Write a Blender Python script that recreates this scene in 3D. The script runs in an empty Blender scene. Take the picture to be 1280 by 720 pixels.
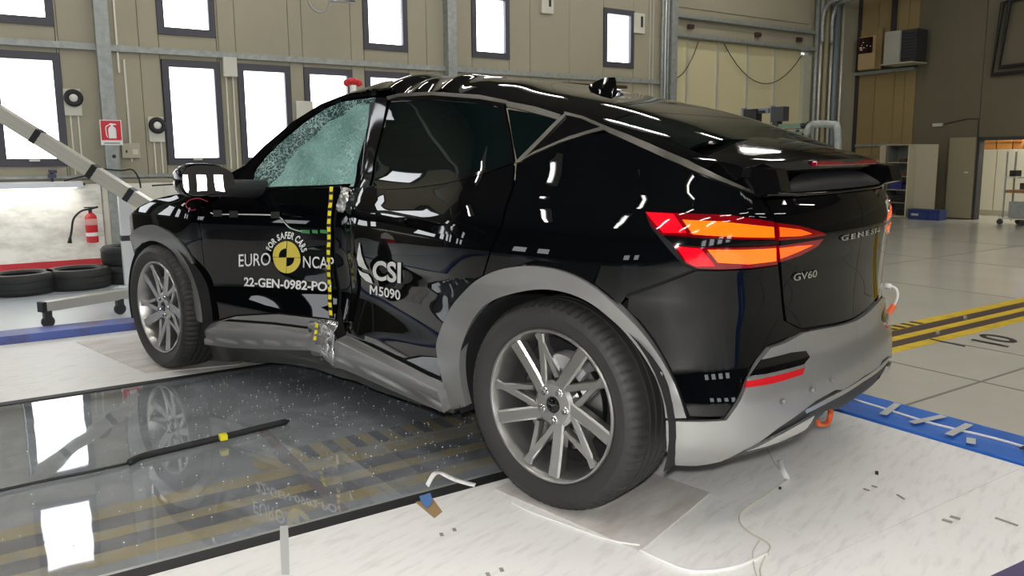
import bpy, bmesh, math, random
import numpy as np
from mathutils import Matrix, Vector
from mathutils.geometry import delaunay_2d_cdt
random.seed(7); rng = np.random.RandomState(5)
PI = math.pi
scene = bpy.context.scene
COL = scene.collection

# ------------------------------------------------------------------ camera
CAM = np.array([1.6307, -2.0173, 1.2065]); YAW, PIT, ROL, FOC, U0, V0 = -.717, -.1461, -.0079, 985.005, 647.4051, 342.3565
FW = np.array([math.sin(YAW)*math.cos(PIT), math.cos(YAW)*math.cos(PIT), math.sin(PIT)])
_r = np.array([math.cos(YAW), -math.sin(YAW), 0.]); _u = np.cross(_r, FW)
RT = _r*math.cos(ROL)+_u*math.sin(ROL); UP = -_r*math.sin(ROL)+_u*math.cos(ROL)
cd = bpy.data.cameras.new('camera'); cam = bpy.data.objects.new('camera', cd); COL.objects.link(cam)
m = Matrix.Identity(4)
for i in range(3):
    m[i][0], m[i][1], m[i][2], m[i][3] = RT[i], UP[i], -FW[i], CAM[i]
cam.matrix_world = m
cd.sensor_width = 36; cd.lens = FOC*36/1280; cd.shift_x = -7.4/1280; cd.shift_y = -17.6/1280
cd.clip_start = .05; cd.clip_end = 200
scene.camera = cam
# hall directions: T runs along the sled track and the window wall, N across it
AA = .2703
T = np.array([math.sin(AA), math.cos(AA), 0.]); N = np.array([math.cos(AA), -math.sin(AA), 0.])
def W(s, n, z=0.): return T*s+N*n+np.array([0, 0, z])

# ------------------------------------------------------------------ world and light
w = bpy.data.worlds.new('daylight'); scene.world = w; w.use_nodes = True
w.node_tree.nodes['Background'].inputs[0].default_value = (.85, .92, 1, 1)
w.node_tree.nodes['Background'].inputs[1].default_value = 1.0
vs = scene.view_settings; vs.view_transform = 'Standard'; vs.look = 'None'; vs.gamma = 1; vs.use_curve_mapping = False
vs.exposure = EXPO = 0.0
TUBE = 34.0; PANE = 5.0; FLASH = 185.0; LAMP = 9.0
fl = bpy.data.lights.new('camera_flash', 'POINT'); fl.energy = FLASH; fl.shadow_soft_size = .035; fl.color = (1, .99, .97)
flo = bpy.data.objects.new('camera_flash', fl); COL.objects.link(flo); flo.location = (1.64, -2.05, 1.33)
def area(name, p, sx, sy, e, col, rot=None):
    l = bpy.data.lights.new(name, 'AREA'); l.shape = 'RECTANGLE'; l.size = sx; l.size_y = sy; l.energy = e; l.color = col
    o = bpy.data.objects.new(name, l); COL.objects.link(o); o.location = p
    o.rotation_euler = rot if rot else (0, 0, -AA)
    return o

# ------------------------------------------------------------------ materials
MATS = {}
def mat(name, col=(.5, .5, .5), rough=.5, metal=0., coat=0., emis=None, es=0., spec=.5, noise=None, bump=None, alpha=None):
    if name in MATS: return MATS[name]
    M = bpy.data.materials.new(name); M.use_nodes = True; nt = M.node_tree; b = nt.nodes['Principled BSDF']
    b.inputs['Base Color'].default_value = (*col, 1); b.inputs['Roughness'].default_value = rough
    b.inputs['Metallic'].default_value = metal; b.inputs['Coat Weight'].default_value = coat; b.inputs['Coat Roughness'].default_value = .015; b.inputs['Coat IOR'].default_value = 1.42
    b.inputs['Specular IOR Level'].default_value = spec
    if emis: b.inputs['Emission Color'].default_value = (*emis, 1); b.inputs['Emission Strength'].default_value = es
    if noise:   # (scale, amount of second colour, second colour, stretch xyz)
        sc, lo, hi, c2, st = noise
        tc = nt.nodes.new('ShaderNodeTexCoord'); mp = nt.nodes.new('ShaderNodeMapping'); mp.inputs['Scale'].default_value = st
        mp.inputs['Rotation'].default_value = (0, 0, AA)
        nz = nt.nodes.new('ShaderNodeTexNoise'); nz.inputs['Scale'].default_value = sc; nz.inputs['Detail'].default_value = 8; nz.inputs['Roughness'].default_value = .62
        rp = nt.nodes.new('ShaderNodeValToRGB'); rp.color_ramp.elements[0].position = lo; rp.color_ramp.elements[1].position = hi
        rp.color_ramp.elements[0].color = (*c2, 1); rp.color_ramp.elements[1].color = (*col, 1)
        nt.links.new(tc.outputs['Object'], mp.inputs[0]); nt.links.new(mp.outputs[0], nz.inputs[0]); nt.links.new(nz.outputs[0], rp.inputs[0]); nt.links.new(rp.outputs[0], b.inputs['Base Color'])
    if bump:
        sc, st, dist = bump
        nz2 = nt.nodes.new('ShaderNodeTexNoise'); nz2.inputs['Scale'].default_value = sc; nz2.inputs['Detail'].default_value = 5
        bp = nt.nodes.new('ShaderNodeBump'); bp.inputs['Strength'].default_value = st; bp.inputs['Distance'].default_value = dist
        nt.links.new(nz2.outputs[0], bp.inputs['Height']); nt.links.new(bp.outputs[0], b.inputs['Normal'])
    MATS[name] = M; return M
paint = mat('black_paint', (.002, .002, .0025), .5, 0, 1.0, spec=0.0)
def flakes(M):
    nt = M.node_tree; b = nt.nodes['Principled BSDF']
    vo = nt.nodes.new('ShaderNodeTexVoronoi'); vo.inputs['Scale'].default_value = 900
    rp = nt.nodes.new('ShaderNodeValToRGB'); rp.color_ramp.elements[0].position = .93; rp.color_ramp.elements[0].color = (.0015, .0018, .0025, 1); rp.color_ramp.elements[1].position = 1; rp.color_ramp.elements[1].color = (.05, .06, .07, 1)
    nt.links.new(vo.outputs['Color'], rp.inputs[0]); nt.links.new(rp.outputs[0], b.inputs['Base Color'])
flakes(paint)
cladding = mat('grey_cladding', (.24, .24, .235), .30, .4)
silver = mat('silver_trim', (.55, .55, .54), .25, .8)
gloss_black = mat('gloss_black', (.003, .003, .0035), .06, 0, 0, spec=.5)
matte_black = mat('matte_black', (.012, .012, .013), .6)
dark_plastic = mat('dark_plastic', (.03, .03, .032), .5)
liner_m = mat('liner', (.010, .010, .011), .85)
glass_dark = mat('tinted_glass', (.001, .005, .005), .01, 0, 0, spec=.45)
chrome = mat('chrome', (.16, .155, .14), .32, 1.0)
bright_chrome = mat('bright_chrome', (.8, .8, .8), .08, 1.0)
rim_m = mat('rim_metal', (.46, .455, .44), .28, .9)
rim_dark = mat('rim_dark', (.09, .09, .09), .35, .8)
steel = mat('steel', (.35, .35, .35), .3, 1.0)
tyre_m = mat('tyre_rubber', (.026, .0255, .025), .6, bump=(60, .15, .002))
tyre_old = mat('old_tyre', (.022, .024, .024), .6)
white_ink = mat('white_ink', (.85, .85, .83), .4)
yellow_ink = mat('yellow_ink', (.82, .66, .10), .45)
tape_yellow = mat('tape_yellow', (.9, .78, .02), .4)
green_tape = mat('green_tape', (.05, .25, .08), .4)
red_lens = mat('red_lens', (.35, .0, .005), .05, 0, 1.0, (1, .005, .01), .35)
red_deep = mat('red_deep', (.10, .0, .003), .05, 0, 1.0, (1, .0, .005), .10)
red_bright = mat('red_bright', (.6, .0, .01), .05, 0, 1.0, (1, .006, .012), .75)
def lampcell():
    M = mat('amber_cell', (.5, .05, .0), .1, 0, 1.0, (1, .145, .006), 1.5); nt = M.node_tree; b = nt.nodes['Principled BSDF']
    return M
amber = lampcell()
amber2 = mat('amber_orange', (.5, .05, .0), .1, 0, 1.0, (1, .10, .008), 1.3)

def crazed_glass():
    M = bpy.data.materials.new('crazed_glass'); M.use_nodes = True; nt = M.node_tree; b = nt.nodes['Principled BSDF']; out = nt.nodes['Material Output']
    tc = nt.nodes.new('ShaderNodeTexCoord')
    nz = nt.nodes.new('ShaderNodeTexNoise'); nz.inputs['Scale'].default_value = 5; nz.inputs['Detail'].default_value = 6
    mx = nt.nodes.new('ShaderNodeMixRGB'); mx.inputs[0].default_value = .18
    nt.links.new(tc.outputs['Object'], mx.inputs[1]); nt.links.new(nz.outputs['Color'], mx.inputs[2])
    vo = nt.nodes.new('ShaderNodeTexVoronoi'); vo.feature = 'DISTANCE_TO_EDGE'; vo.inputs['Scale'].default_value = 42
    nt.links.new(mx.outputs[0], vo.inputs['Vector'])
    rp = nt.nodes.new('ShaderNodeValToRGB'); rp.color_ramp.elements[0].color = (.78, .93, .90, 1); rp.color_ramp.elements[0].position = .0
    rp.color_ramp.elements[1].color = (.16, .36, .33, 1); rp.color_ramp.elements[1].position = .07
    nt.links.new(vo.outputs['Distance'], rp.inputs[0])
    n2 = nt.nodes.new('ShaderNodeTexNoise'); n2.inputs['Scale'].default_value = 7; n2.inputs['Detail'].default_value = 8
    r2 = nt.nodes.new('ShaderNodeValToRGB'); r2.color_ramp.elements[0].position = .35; r2.color_ramp.elements[1].position = .68
    r2.color_ramp.elements[0].color = (.02, .07, .065, 1); r2.color_ramp.elements[1].color = (.55, .78, .74, 1)
    nt.links.new(tc.outputs['Object'], n2.inputs[0]); nt.links.new(n2.outputs[0], r2.inputs[0])
    m2 = nt.nodes.new('ShaderNodeMixRGB'); m2.inputs[0].default_value = .55
    nt.links.new(rp.outputs[0], m2.inputs[1]); nt.links.new(r2.outputs[0], m2.inputs[2]); nt.links.new(m2.outputs[0], b.inputs['Base Color'])
    b.inputs['Roughness'].default_value = .12; b.inputs['Coat Weight'].default_value = .6
    tr = nt.nodes.new('ShaderNodeBsdfTransparent'); tr.inputs[0].default_value = (.75, .92, .88, 1)
    ms = nt.nodes.new('ShaderNodeMixShader')
    inv = nt.nodes.new('ShaderNodeMapRange'); inv.inputs[1].default_value = 0; inv.inputs[2].default_value = .12; inv.inputs[3].default_value = .9; inv.inputs[4].default_value = .32
    nt.links.new(vo.outputs['Distance'], inv.inputs[0]); nt.links.new(inv.outputs[0], ms.inputs[0])
    nt.links.new(tr.outputs[0], ms.inputs[1]); nt.links.new(b.outputs[0], ms.inputs[2]); nt.links.new(ms.outputs[0], out.inputs[0])
    bp = nt.nodes.new('ShaderNodeBump'); bp.inputs['Strength'].default_value = .5; bp.inputs['Distance'].default_value = .004
    nt.links.new(vo.outputs['Distance'], bp.inputs['Height']); nt.links.new(bp.outputs[0], b.inputs['Normal'])
    MATS['crazed_glass'] = M; return M
crazed = crazed_glass()
airbag_m = mat('airbag_cloth', (.66, .84, .79), .8, bump=(9, .8, .02))

def plate_glass():   # clear polished sheet: mirror part by Fresnel, bluish diffuse paints in window haze, rest passes through
    M = bpy.data.materials.new('polished_clear_sheet'); M.use_nodes = True; nt = M.node_tree; out = nt.nodes['Material Output']
    nt.nodes.remove(nt.nodes['Principled BSDF'])
    g = nt.nodes.new('ShaderNodeBsdfGlossy'); g.inputs['Roughness'].default_value = .025; g.inputs[0].default_value = (1, 1, 1, 1)
    tr = nt.nodes.new('ShaderNodeBsdfTransparent'); tr.inputs[0].default_value = (.93, .94, .95, 1)
    df = nt.nodes.new('ShaderNodeBsdfDiffuse'); df.inputs[0].default_value = (.56, .61, .66, 1)
    fr = nt.nodes.new('ShaderNodeFresnel'); fr.inputs[0].default_value = 1.95
    tc = nt.nodes.new('ShaderNodeTexCoord'); mp = nt.nodes.new('ShaderNodeMapping'); mp.inputs['Scale'].default_value = (1, 1, 1)
    nz = nt.nodes.new('ShaderNodeTexNoise'); nz.inputs['Scale'].default_value = 4; nz.inputs['Detail'].default_value = 12; nz.inputs['Roughness'].default_value = .7
    rp = nt.nodes.new('ShaderNodeValToRGB'); rp.color_ramp.elements[0].position = .42; rp.color_ramp.elements[1].position = .8
    rp.color_ramp.elements[0].color = (.22, .22, .22, 1); rp.color_ramp.elements[1].color = (.6, .6, .6, 1)
    nt.links.new(tc.outputs['Object'], mp.inputs[0]); nt.links.new(mp.outputs[0], nz.inputs[0]); nt.links.new(nz.outputs[0], rp.inputs[0])
    m1 = nt.nodes.new('ShaderNodeMixShader'); nt.links.new(tr.outputs[0], m1.inputs[1]); nt.links.new(df.outputs[0], m1.inputs[2])
    ge = nt.nodes.new('ShaderNodeNewGeometry'); m_ = nt.nodes.new('ShaderNodeMath'); m_.operation = 'SUBTRACT'; m_.inputs[0].default_value = 1; nt.links.new(ge.outputs['Backfacing'], m_.inputs[1])
    m3 = nt.nodes.new('ShaderNodeMath'); m3.operation = 'MULTIPLY'; nt.links.new(fr.outputs[0], m3.inputs[0]); nt.links.new(m_.outputs[0], m3.inputs[1])
    m4 = nt.nodes.new('ShaderNodeMath'); m4.operation = 'MULTIPLY'; nt.links.new(rp.outputs[0], m4.inputs[0]); nt.links.new(m_.outputs[0], m4.inputs[1])
    m2 = nt.nodes.new('ShaderNodeMixShader'); nt.links.new(m3.outputs[0], m2.inputs[0]); nt.links.new(m1.outputs[0], m2.inputs[1]); nt.links.new(g.outputs[0], m2.inputs[2])
    nt.links.new(m4.outputs[0], m1.inputs[0]); nt.links.new(m2.outputs[0], out.inputs[0])
    n3 = nt.nodes.new('ShaderNodeTexNoise'); n3.inputs['Scale'].default_value = 1.6; bp = nt.nodes.new('ShaderNodeBump'); bp.inputs['Strength'].default_value = .25; bp.inputs['Distance'].default_value = .01
    nt.links.new(tc.outputs['Object'], n3.inputs[0]); nt.links.new(n3.outputs[0], bp.inputs['Height']); nt.links.new(bp.outputs[0], g.inputs['Normal'])
    MATS['polished'] = M; return M

# ------------------------------------------------------------------ object helpers
def link(name, me, parent=None):
    o = bpy.data.objects.new(name, me); COL.objects.link(o)
    if parent: o.parent = parent
    return o
def tag(o, label=None, cat=None, group=None, kind=None):
    if label: o['label'] = label
    if cat: o['category'] = cat
    if group: o['group'] = group
    if kind: o['kind'] = kind
    return o
def empty(name, loc=(0, 0, 0), rz=0., label=None, cat=None, group=None, kind=None):
    o = bpy.data.objects.new(name, None); COL.objects.link(o); o.location = loc; o.rotation_euler = (0, 0, rz); o.empty_display_size = .1
    return tag(o, label, cat, group, kind)
def bmobj(name, bm, m, parent=None, smooth=False, angle=None):
    me = bpy.data.meshes.new(name); bm.to_mesh(me); bm.free()
    ms = m if isinstance(m, (list, tuple)) else [m]
    for k in ms: me.materials.append(k)
    if smooth or angle:
        me.polygons.foreach_set('use_smooth', [True]*len(me.polygons))
        if angle: me.set_sharp_from_angle(angle=math.radians(angle))
    return link(name, me, parent)
def bx(bm, c, d, rot=None, bev=0., mi=0):
    """box centre c, size d, rot = 3x3 Matrix or z angle"""
    r = bmesh.ops.create_cube(bm, size=1)
    vs_ = r['verts']
    R3 = Matrix.Identity(3) if rot is None else (rot if not isinstance(rot, (int, float)) else Matrix.Rotation(rot, 3, 'Z'))
    for v in vs_:
        v.co = R3 @ Vector((v.co.x*d[0], v.co.y*d[1], v.co.z*d[2])) + Vector(c)
    fs = list({f for v in vs_ for f in v.link_faces})
    for f in fs: f.material_index = mi
    if bev > 0:
        es = list({e for v in vs_ for e in v.link_edges})
        bmesh.ops.bevel(bm, geom=es, offset=bev, segments=2, affect='EDGES', profile=.5)
def tube(bm, pts, r, seg=8, cap=True, mi=0):
    pts = [Vector(p) for p in pts]; rings = []
    rr = r if isinstance(r, (list, tuple)) else [r]*len(pts)
    prev = None
    for i, p in enumerate(pts):
        t = (pts[min(i+1, len(pts)-1)]-pts[max(i-1, 0)]).normalized()
        if prev is None:
            a = t.cross(Vector((0, 0, 1)));
            if a.length < .1: a = t.cross(Vector((1, 0, 0)))
            a.normalize()
        else:
            a = (prev - t*prev.dot(t)).normalized()
        prev = a; b = t.cross(a)
        rings.append([bm.verts.new(p+(a*math.cos(2*PI*k/seg)+b*math.sin(2*PI*k/seg))*rr[i]) for k in range(seg)])
    for A_, B_ in zip(rings, rings[1:]):
        for k in range(seg):
            f = bm.faces.new((A_[k], A_[(k+1) % seg], B_[(k+1) % seg], B_[k])); f.material_index = mi
    if cap:
        bm.faces.new(rings[0][::-1]).material_index = mi; bm.faces.new(rings[-1]).material_index = mi
def lathe(bm, prof, seg=48, axis='Y', o=(0, 0, 0), close=False, mi=0):
    """prof: list of (radius, along)"""
    rings = []
    o = Vector(o)
    for (r, a) in prof:
        ring = []
        for k in range(seg):
            c, s_ = math.cos(2*PI*k/seg)*r, math.sin(2*PI*k/seg)*r
            p = {'Y': (c, a, s_), 'Z': (c, s_, a), 'X': (a, c, s_)}[axis]
            ring.append(bm.verts.new(o+Vector(p)))
        rings.append(ring)
    prs = list(zip(rings, rings[1:]))
    if close: prs.append((rings[-1], rings[0]))
    for A_, B_ in prs:
        for k in range(seg):
            f = bm.faces.new((A_[k], A_[(k+1) % seg], B_[(k+1) % seg], B_[k])); f.material_index = mi
    return rings
def fix(bm):
    bmesh.ops.remove_doubles(bm, verts=bm.verts, dist=1e-5); bmesh.ops.recalc_face_normals(bm, faces=bm.faces)
def smoothpath(pts, n=8):
    P = [Vector(p) for p in pts]; out = []
    for i in range(len(P)-1):
        p0, p1, p2, p3 = P[max(i-1, 0)], P[i], P[i+1], P[min(i+2, len(P)-1)]
        for k in range(n):
            t = k/n
            out.append(.5*((2*p1)+(-p0+p2)*t+(2*p0-5*p1+4*p2-p3)*t*t+(-p0+3*p1-3*p2+p3)*t**3))
    out.append(P[-1]); return out
def text2d(s, bold=0., shear=0.):
    cu = bpy.data.curves.new('t', 'FONT'); cu.body = s; cu.size = 1; cu.offset = bold; cu.shear = shear; cu.resolution_u = 4
    o = bpy.data.objects.new('t', cu); COL.objects.link(o)
    dg = bpy.context.evaluated_depsgraph_get(); me = o.evaluated_get(dg).to_mesh()
    v = np.array([q.co[:2] for q in me.vertices]); f = [list(p.vertices) for p in me.polygons]
    o.evaluated_get(dg).to_mesh_clear(); bpy.data.objects.remove(o); bpy.data.curves.remove(cu)
    return v, f
def at(px, py, ax, val):
    """point of the hall seen at that spot of the picture, on the plane ax = val (x, y, z, or s / n of the hall grid)"""
    d = FW+RT*(px-U0)/FOC+UP*(V0-py)/FOC
    if ax == 's': t = (val-CAM@T)/(d@T)
    elif ax == 'n': t = (val-CAM@N)/(d@N)
    else:
        i = 'xyz'.index(ax); t = (val-CAM[i])/d[i]
    return CAM+d*t
def proj(P):
    D = P-CAM; z = D@FW
    return np.stack([U0+FOC*(D@RT)/z, V0-FOC*(D@UP)/z], -1)

# ------------------------------------------------------------------ car body surface
def cspline(xs, ys):
    xs = np.array(xs, float); ys = np.array(ys, float); n = len(xs); h = np.diff(xs)
    A_ = np.zeros((n, n)); r = np.zeros(n); A_[0, 0] = A_[-1, -1] = 1
    for i in range(1, n-1):
        A_[i, i-1] = h[i-1]; A_[i, i] = 2*(h[i-1]+h[i]); A_[i, i+1] = h[i]; r[i] = 6*((ys[i+1]-ys[i])/h[i]-(ys[i]-ys[i-1])/h[i-1])
    M_ = np.linalg.solve(A_, r)
    def f(x):
        x = np.asarray(x, float); i = np.clip(np.searchsorted(xs, x)-1, 0, n-2); a = xs[i+1]-x; b = x-xs[i]; hh = h[i]
        return (M_[i]*a**3+M_[i+1]*b**3)/(6*hh)+(ys[i]/hh-M_[i]*hh/6)*a+(ys[i+1]/hh-M_[i+1]*hh/6)*b
    return f
def pchip(xs, ys):
    xs = np.array(xs, float); ys = np.array(ys, float); h = np.diff(xs); d = np.diff(ys)/h; n = len(xs); m_ = np.zeros(n)
    for i in range(1, n-1):
        if d[i-1]*d[i] > 0:
            w1 = 2*h[i]+h[i-1]; w2 = h[i]+2*h[i-1]; m_[i] = (w1+w2)/(w1/d[i-1]+w2/d[i])
    m_[0] = d[0]; m_[-1] = d[-1]
    def f(x):
        x = np.asarray(x, float); i = np.clip(np.searchsorted(xs, x)-1, 0, n-2); t = (x-xs[i])/h[i]
        t = np.clip(t, -.5, 1.5)
        return (2*t**3-3*t**2+1)*ys[i]+(t**3-2*t**2+t)*h[i]*m_[i]+(-2*t**3+3*t**2)*ys[i+1]+(t**3-t**2)*h[i]*m_[i+1]
    return f
YC = .925
OK_ = [(-5.2, -3.72, 1.38), (-4.75, -3.75, .925), (-4.4, -3.71, .60), (-4.1, -3.63, .32), (-3.8, -3.48, .135), (-3.5, -3.29, .045), (-3.2, -3.06, .022), (-2.9, -2.83, .018), (-2.6, -2.56, .018), (-2.2, -2.2, .02), (-1.7, -1.7, 0), (-1.2, -1.2, -.01), (-.7, -.7, -.012), (-.3, -.3, -.02), (0, 0, -.025), (.2, .2, -.012), (.35, .345, .015), (.5, .475, .08), (.65, .57, .19), (.8, .625, .33), (1.0, .668, .53), (1.4, .70, .925), (1.8, .668, 1.32), (2.0, .625, 1.52), (2.2, .54, 1.70)]
OX = cspline([k[0] for k in OK_], [k[1] for k in OK_]); OY = cspline([k[0] for k in OK_], [k[2] for k in OK_])
IS = pchip([.05, .15, .22, .3, .42, .55, .68, .78, .88, .96, 1.03, 1.1, 1.2, 1.3, 1.4, 1.5, 1.6], [.20, .12, .06, .035, .03, .04, .022, .0, -.002, .012, .045, .095, .15, .205, .26, .315, .38])
IR = pchip([.1, .2, .27, .34, .45, .55, .7, .85, .95, 1.02, 1.08, 1.14, 1.25], [.25, .12, .0, -.035, -.03, .0, .008, .0, -.01, .0, .035, .07, .16])
IF = pchip([.1, .2, .35, .5, .65, .75, .85, .95, 1.1], [.2, .06, 0, 0, .02, .05, .12, .3, .5])
def sst(a, b, x): t = np.clip((x-a)/(b-a), 0, 1); return t*t*(3-2*t)
XP = -1.46
DZ = pchip([.1, .2, .35, .5, .8, 1.0, 1.1, 1.3, 1.5, 1.65], [.15, .19, .24, .27, .30, .30, .28, .21, .13, .08])
def damage(x, z):
    dx = x-XP; a = np.sqrt(dx*dx+.035**2)-.035
    q = 1-a/np.where(dx < 0, 1.0, .98); g = .5*(q+np.sqrt(q*q+.006)); g = g/g.max() if np.ndim(g) and False else g*(1-sst(-.0, .25, -q))
    return DZ(z)*g
def S0(u, z):
    u = np.asarray(u, float); z = np.asarray(z, float)
    h = 1e-3; x, y = OX(u), OY(u); dx = (OX(u+h)-OX(u-h))/(2*h); dy = (OY(u+h)-OY(u-h))/(2*h); L = np.sqrt(dx*dx+dy*dy)
    nx, ny = -dy/L, dx/L      # inward
    r = sst(.25, .75, u)*1.0; fr = 1-sst(-4.1, -3.5, u)
    I = (1-r)*IS(z)+r*IR(z); I = (1-fr)*I+fr*IF(z)
    return x+nx*I, y+ny*I, z+0*x
def S(u, z, dam=True):
    x, y, z = S0(u, z)
    if dam: y = y+damage(x, z)
    return np.stack([x, y, z], -1)
ZK = pchip([-5.2, -4.75, -4.1, -3.8, -3.5, -3.2, -2.9, -2.6, -2.35, -2.2, -1.9, -1.6, -1.35, -1.15, -.9, -.58, -.41, -.18, .03, .23, .40, .55, .68, .8, 1.0, 1.4, 2.2],
           [.64, .65, .68, .755, .875, .955, 1.005, 1.035, 1.065, 1.215, 1.43, 1.525, 1.536, 1.504, 1.49, 1.453, 1.42, 1.378, 1.331, 1.273, 1.228, 1.183, 1.132, 1.082, 1.075, 1.08, 1.07])
MZ = pchip([-3.75, -3.62, -3.4, -3.0, -2.6, -2.42, -2.28, -2.1, -1.9, -1.7, -1.5, -1.3, -1.1, -.8, -.6, -.38, -.08, .14, .28, .42, .6, .75], [.65, .77, .89, .99, 1.045, 1.085, 1.20, 1.335, 1.46, 1.54, 1.572, 1.582, 1.58, 1.565, 1.54, 1.49, 1.42, 1.35, 1.30, 1.25, 1.185, 1.12])
def B(u, w_, dam=True, mir=False):
    u = np.asarray(u, float); w_ = np.asarray(w_, float)
    x, y, z = S0(u, ZK(u)); zm = MZ(x)
    ww = np.clip(w_, -.05, 1.0)
    Y = y+(YC-y)*ww; f_ = 1-(1-ww)**(3.0+2.2*sst(-2.3, -1.7, u))
    Z = z+(zm-z)*f_
    bump = .045*np.exp(-((x+1.42)/.28)**2)*np.exp(-((Y-.74)/.27)**2)+.014*np.exp(-((x+.86)/.05)**2)*np.exp(-((Y-.45)/.2)**2)-.014*np.exp(-((x+1.18)/.07)**2)*np.exp(-((Y-.55)/.35)**2)
    rip = .008*np.sin(x*31+Y*9)*np.exp(-((x+1.15)/.3)**2)*np.exp(-((Y-.45)/.3)**2)
    Z = Z+bump+rip
    if dam: Y = Y+damage(x, z)*(1-ww)**1.6
    return np.stack([x+0*Y, Y, Z], -1)
def normals(fn, a, b, **k):
    h = 2e-3; n_ = np.cross(fn(a+h, b, **k)-fn(a-h, b, **k), fn(a, b+h, **k)-fn(a, b-h, **k)); return n_/np.maximum(np.linalg.norm(n_, axis=-1, keepdims=True), 1e-9)
# lookup tables: picture -> surface parameters
def table(fn, us, vs_, sign):
    a, b = np.meshgrid(us, vs_, indexing='ij'); P = fn(a, b); n_ = normals(fn, a, b)*sign
    ok = ((P-CAM)*n_).sum(-1) < .02
    return a[ok], b[ok], proj(P[ok]), fn
TS = table(S, np.arange(-3.7, 2.1, .01), np.arange(.1, 1.6, .01), 1.)
TB = table(B, np.arange(-3.6, .75, .01), np.arange(0, 1.001, .01), 1.)
def inv(tab, pts):
    out = []
    for p in pts:
        p = np.array(p, float); d = ((tab[2]-p)**2).sum(-1); i = d.argmin(); q = np.array([tab[0][i], tab[1][i]])
        for _ in range(4):
            f0 = proj(tab[3](*q)); h = 1e-3
            J = np.stack([(proj(tab[3](q[0]+h, q[1]))-f0)/h, (proj(tab[3](q[0], q[1]+h))-f0)/h], 1)
            if abs(np.linalg.det(J)) < 2000: break
            st = np.linalg.solve(J, p-f0)
            q = q+np.clip(st, -.03, .03)
        out.append(q)
    return np.array(out)
def uz(pts): return inv(TS, pts)
def uw(pts): return inv(TB, pts)

def resample(poly, step):
    out = []
    for i in range(len(poly)):
        a, b = poly[i], poly[(i+1) % len(poly)]; n_ = max(1, int(np.linalg.norm(b-a)/step))
        for k in range(n_): out.append(a+(b-a)*k/n_)
    return np.array(out)
def inset(poly, d):
    poly = np.array(poly, float); n_ = len(poly)
    ar = .5*np.sum(poly[:, 0]*np.roll(poly[:, 1], -1)-np.roll(poly[:, 0], -1)*poly[:, 1])
    if ar < 0: poly = poly[::-1].copy()
    out = []
    for i in range(n_):
        a = poly[i]-poly[i-1]; b = poly[(i+1) % n_]-poly[i]
        a = a/max(np.linalg.norm(a), 1e-9); b = b/max(np.linalg.norm(b), 1e-9)
        na = np.array([-a[1], a[0]]); nb = np.array([-b[1], b[0]]); m_ = na+nb; L = np.linalg.norm(m_)
        m_ = m_/L if L > .3 else na
        out.append(poly[i]+m_*d/max(.5, float(m_@na)))
    return np.array(out)
def inside(poly, P):
    x, y = P[:, 0], P[:, 1]; r = np.zeros(len(P), bool); j = len(poly)-1
    for i in range(len(poly)):
        xi, yi = poly[i]; xj, yj = poly[j]
        c = ((yi > y) != (yj > y)) & (x < (xj-xi)*(y-yi)/(yj-yi+1e-12)+xi); r ^= c; j = i
    return r
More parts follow.
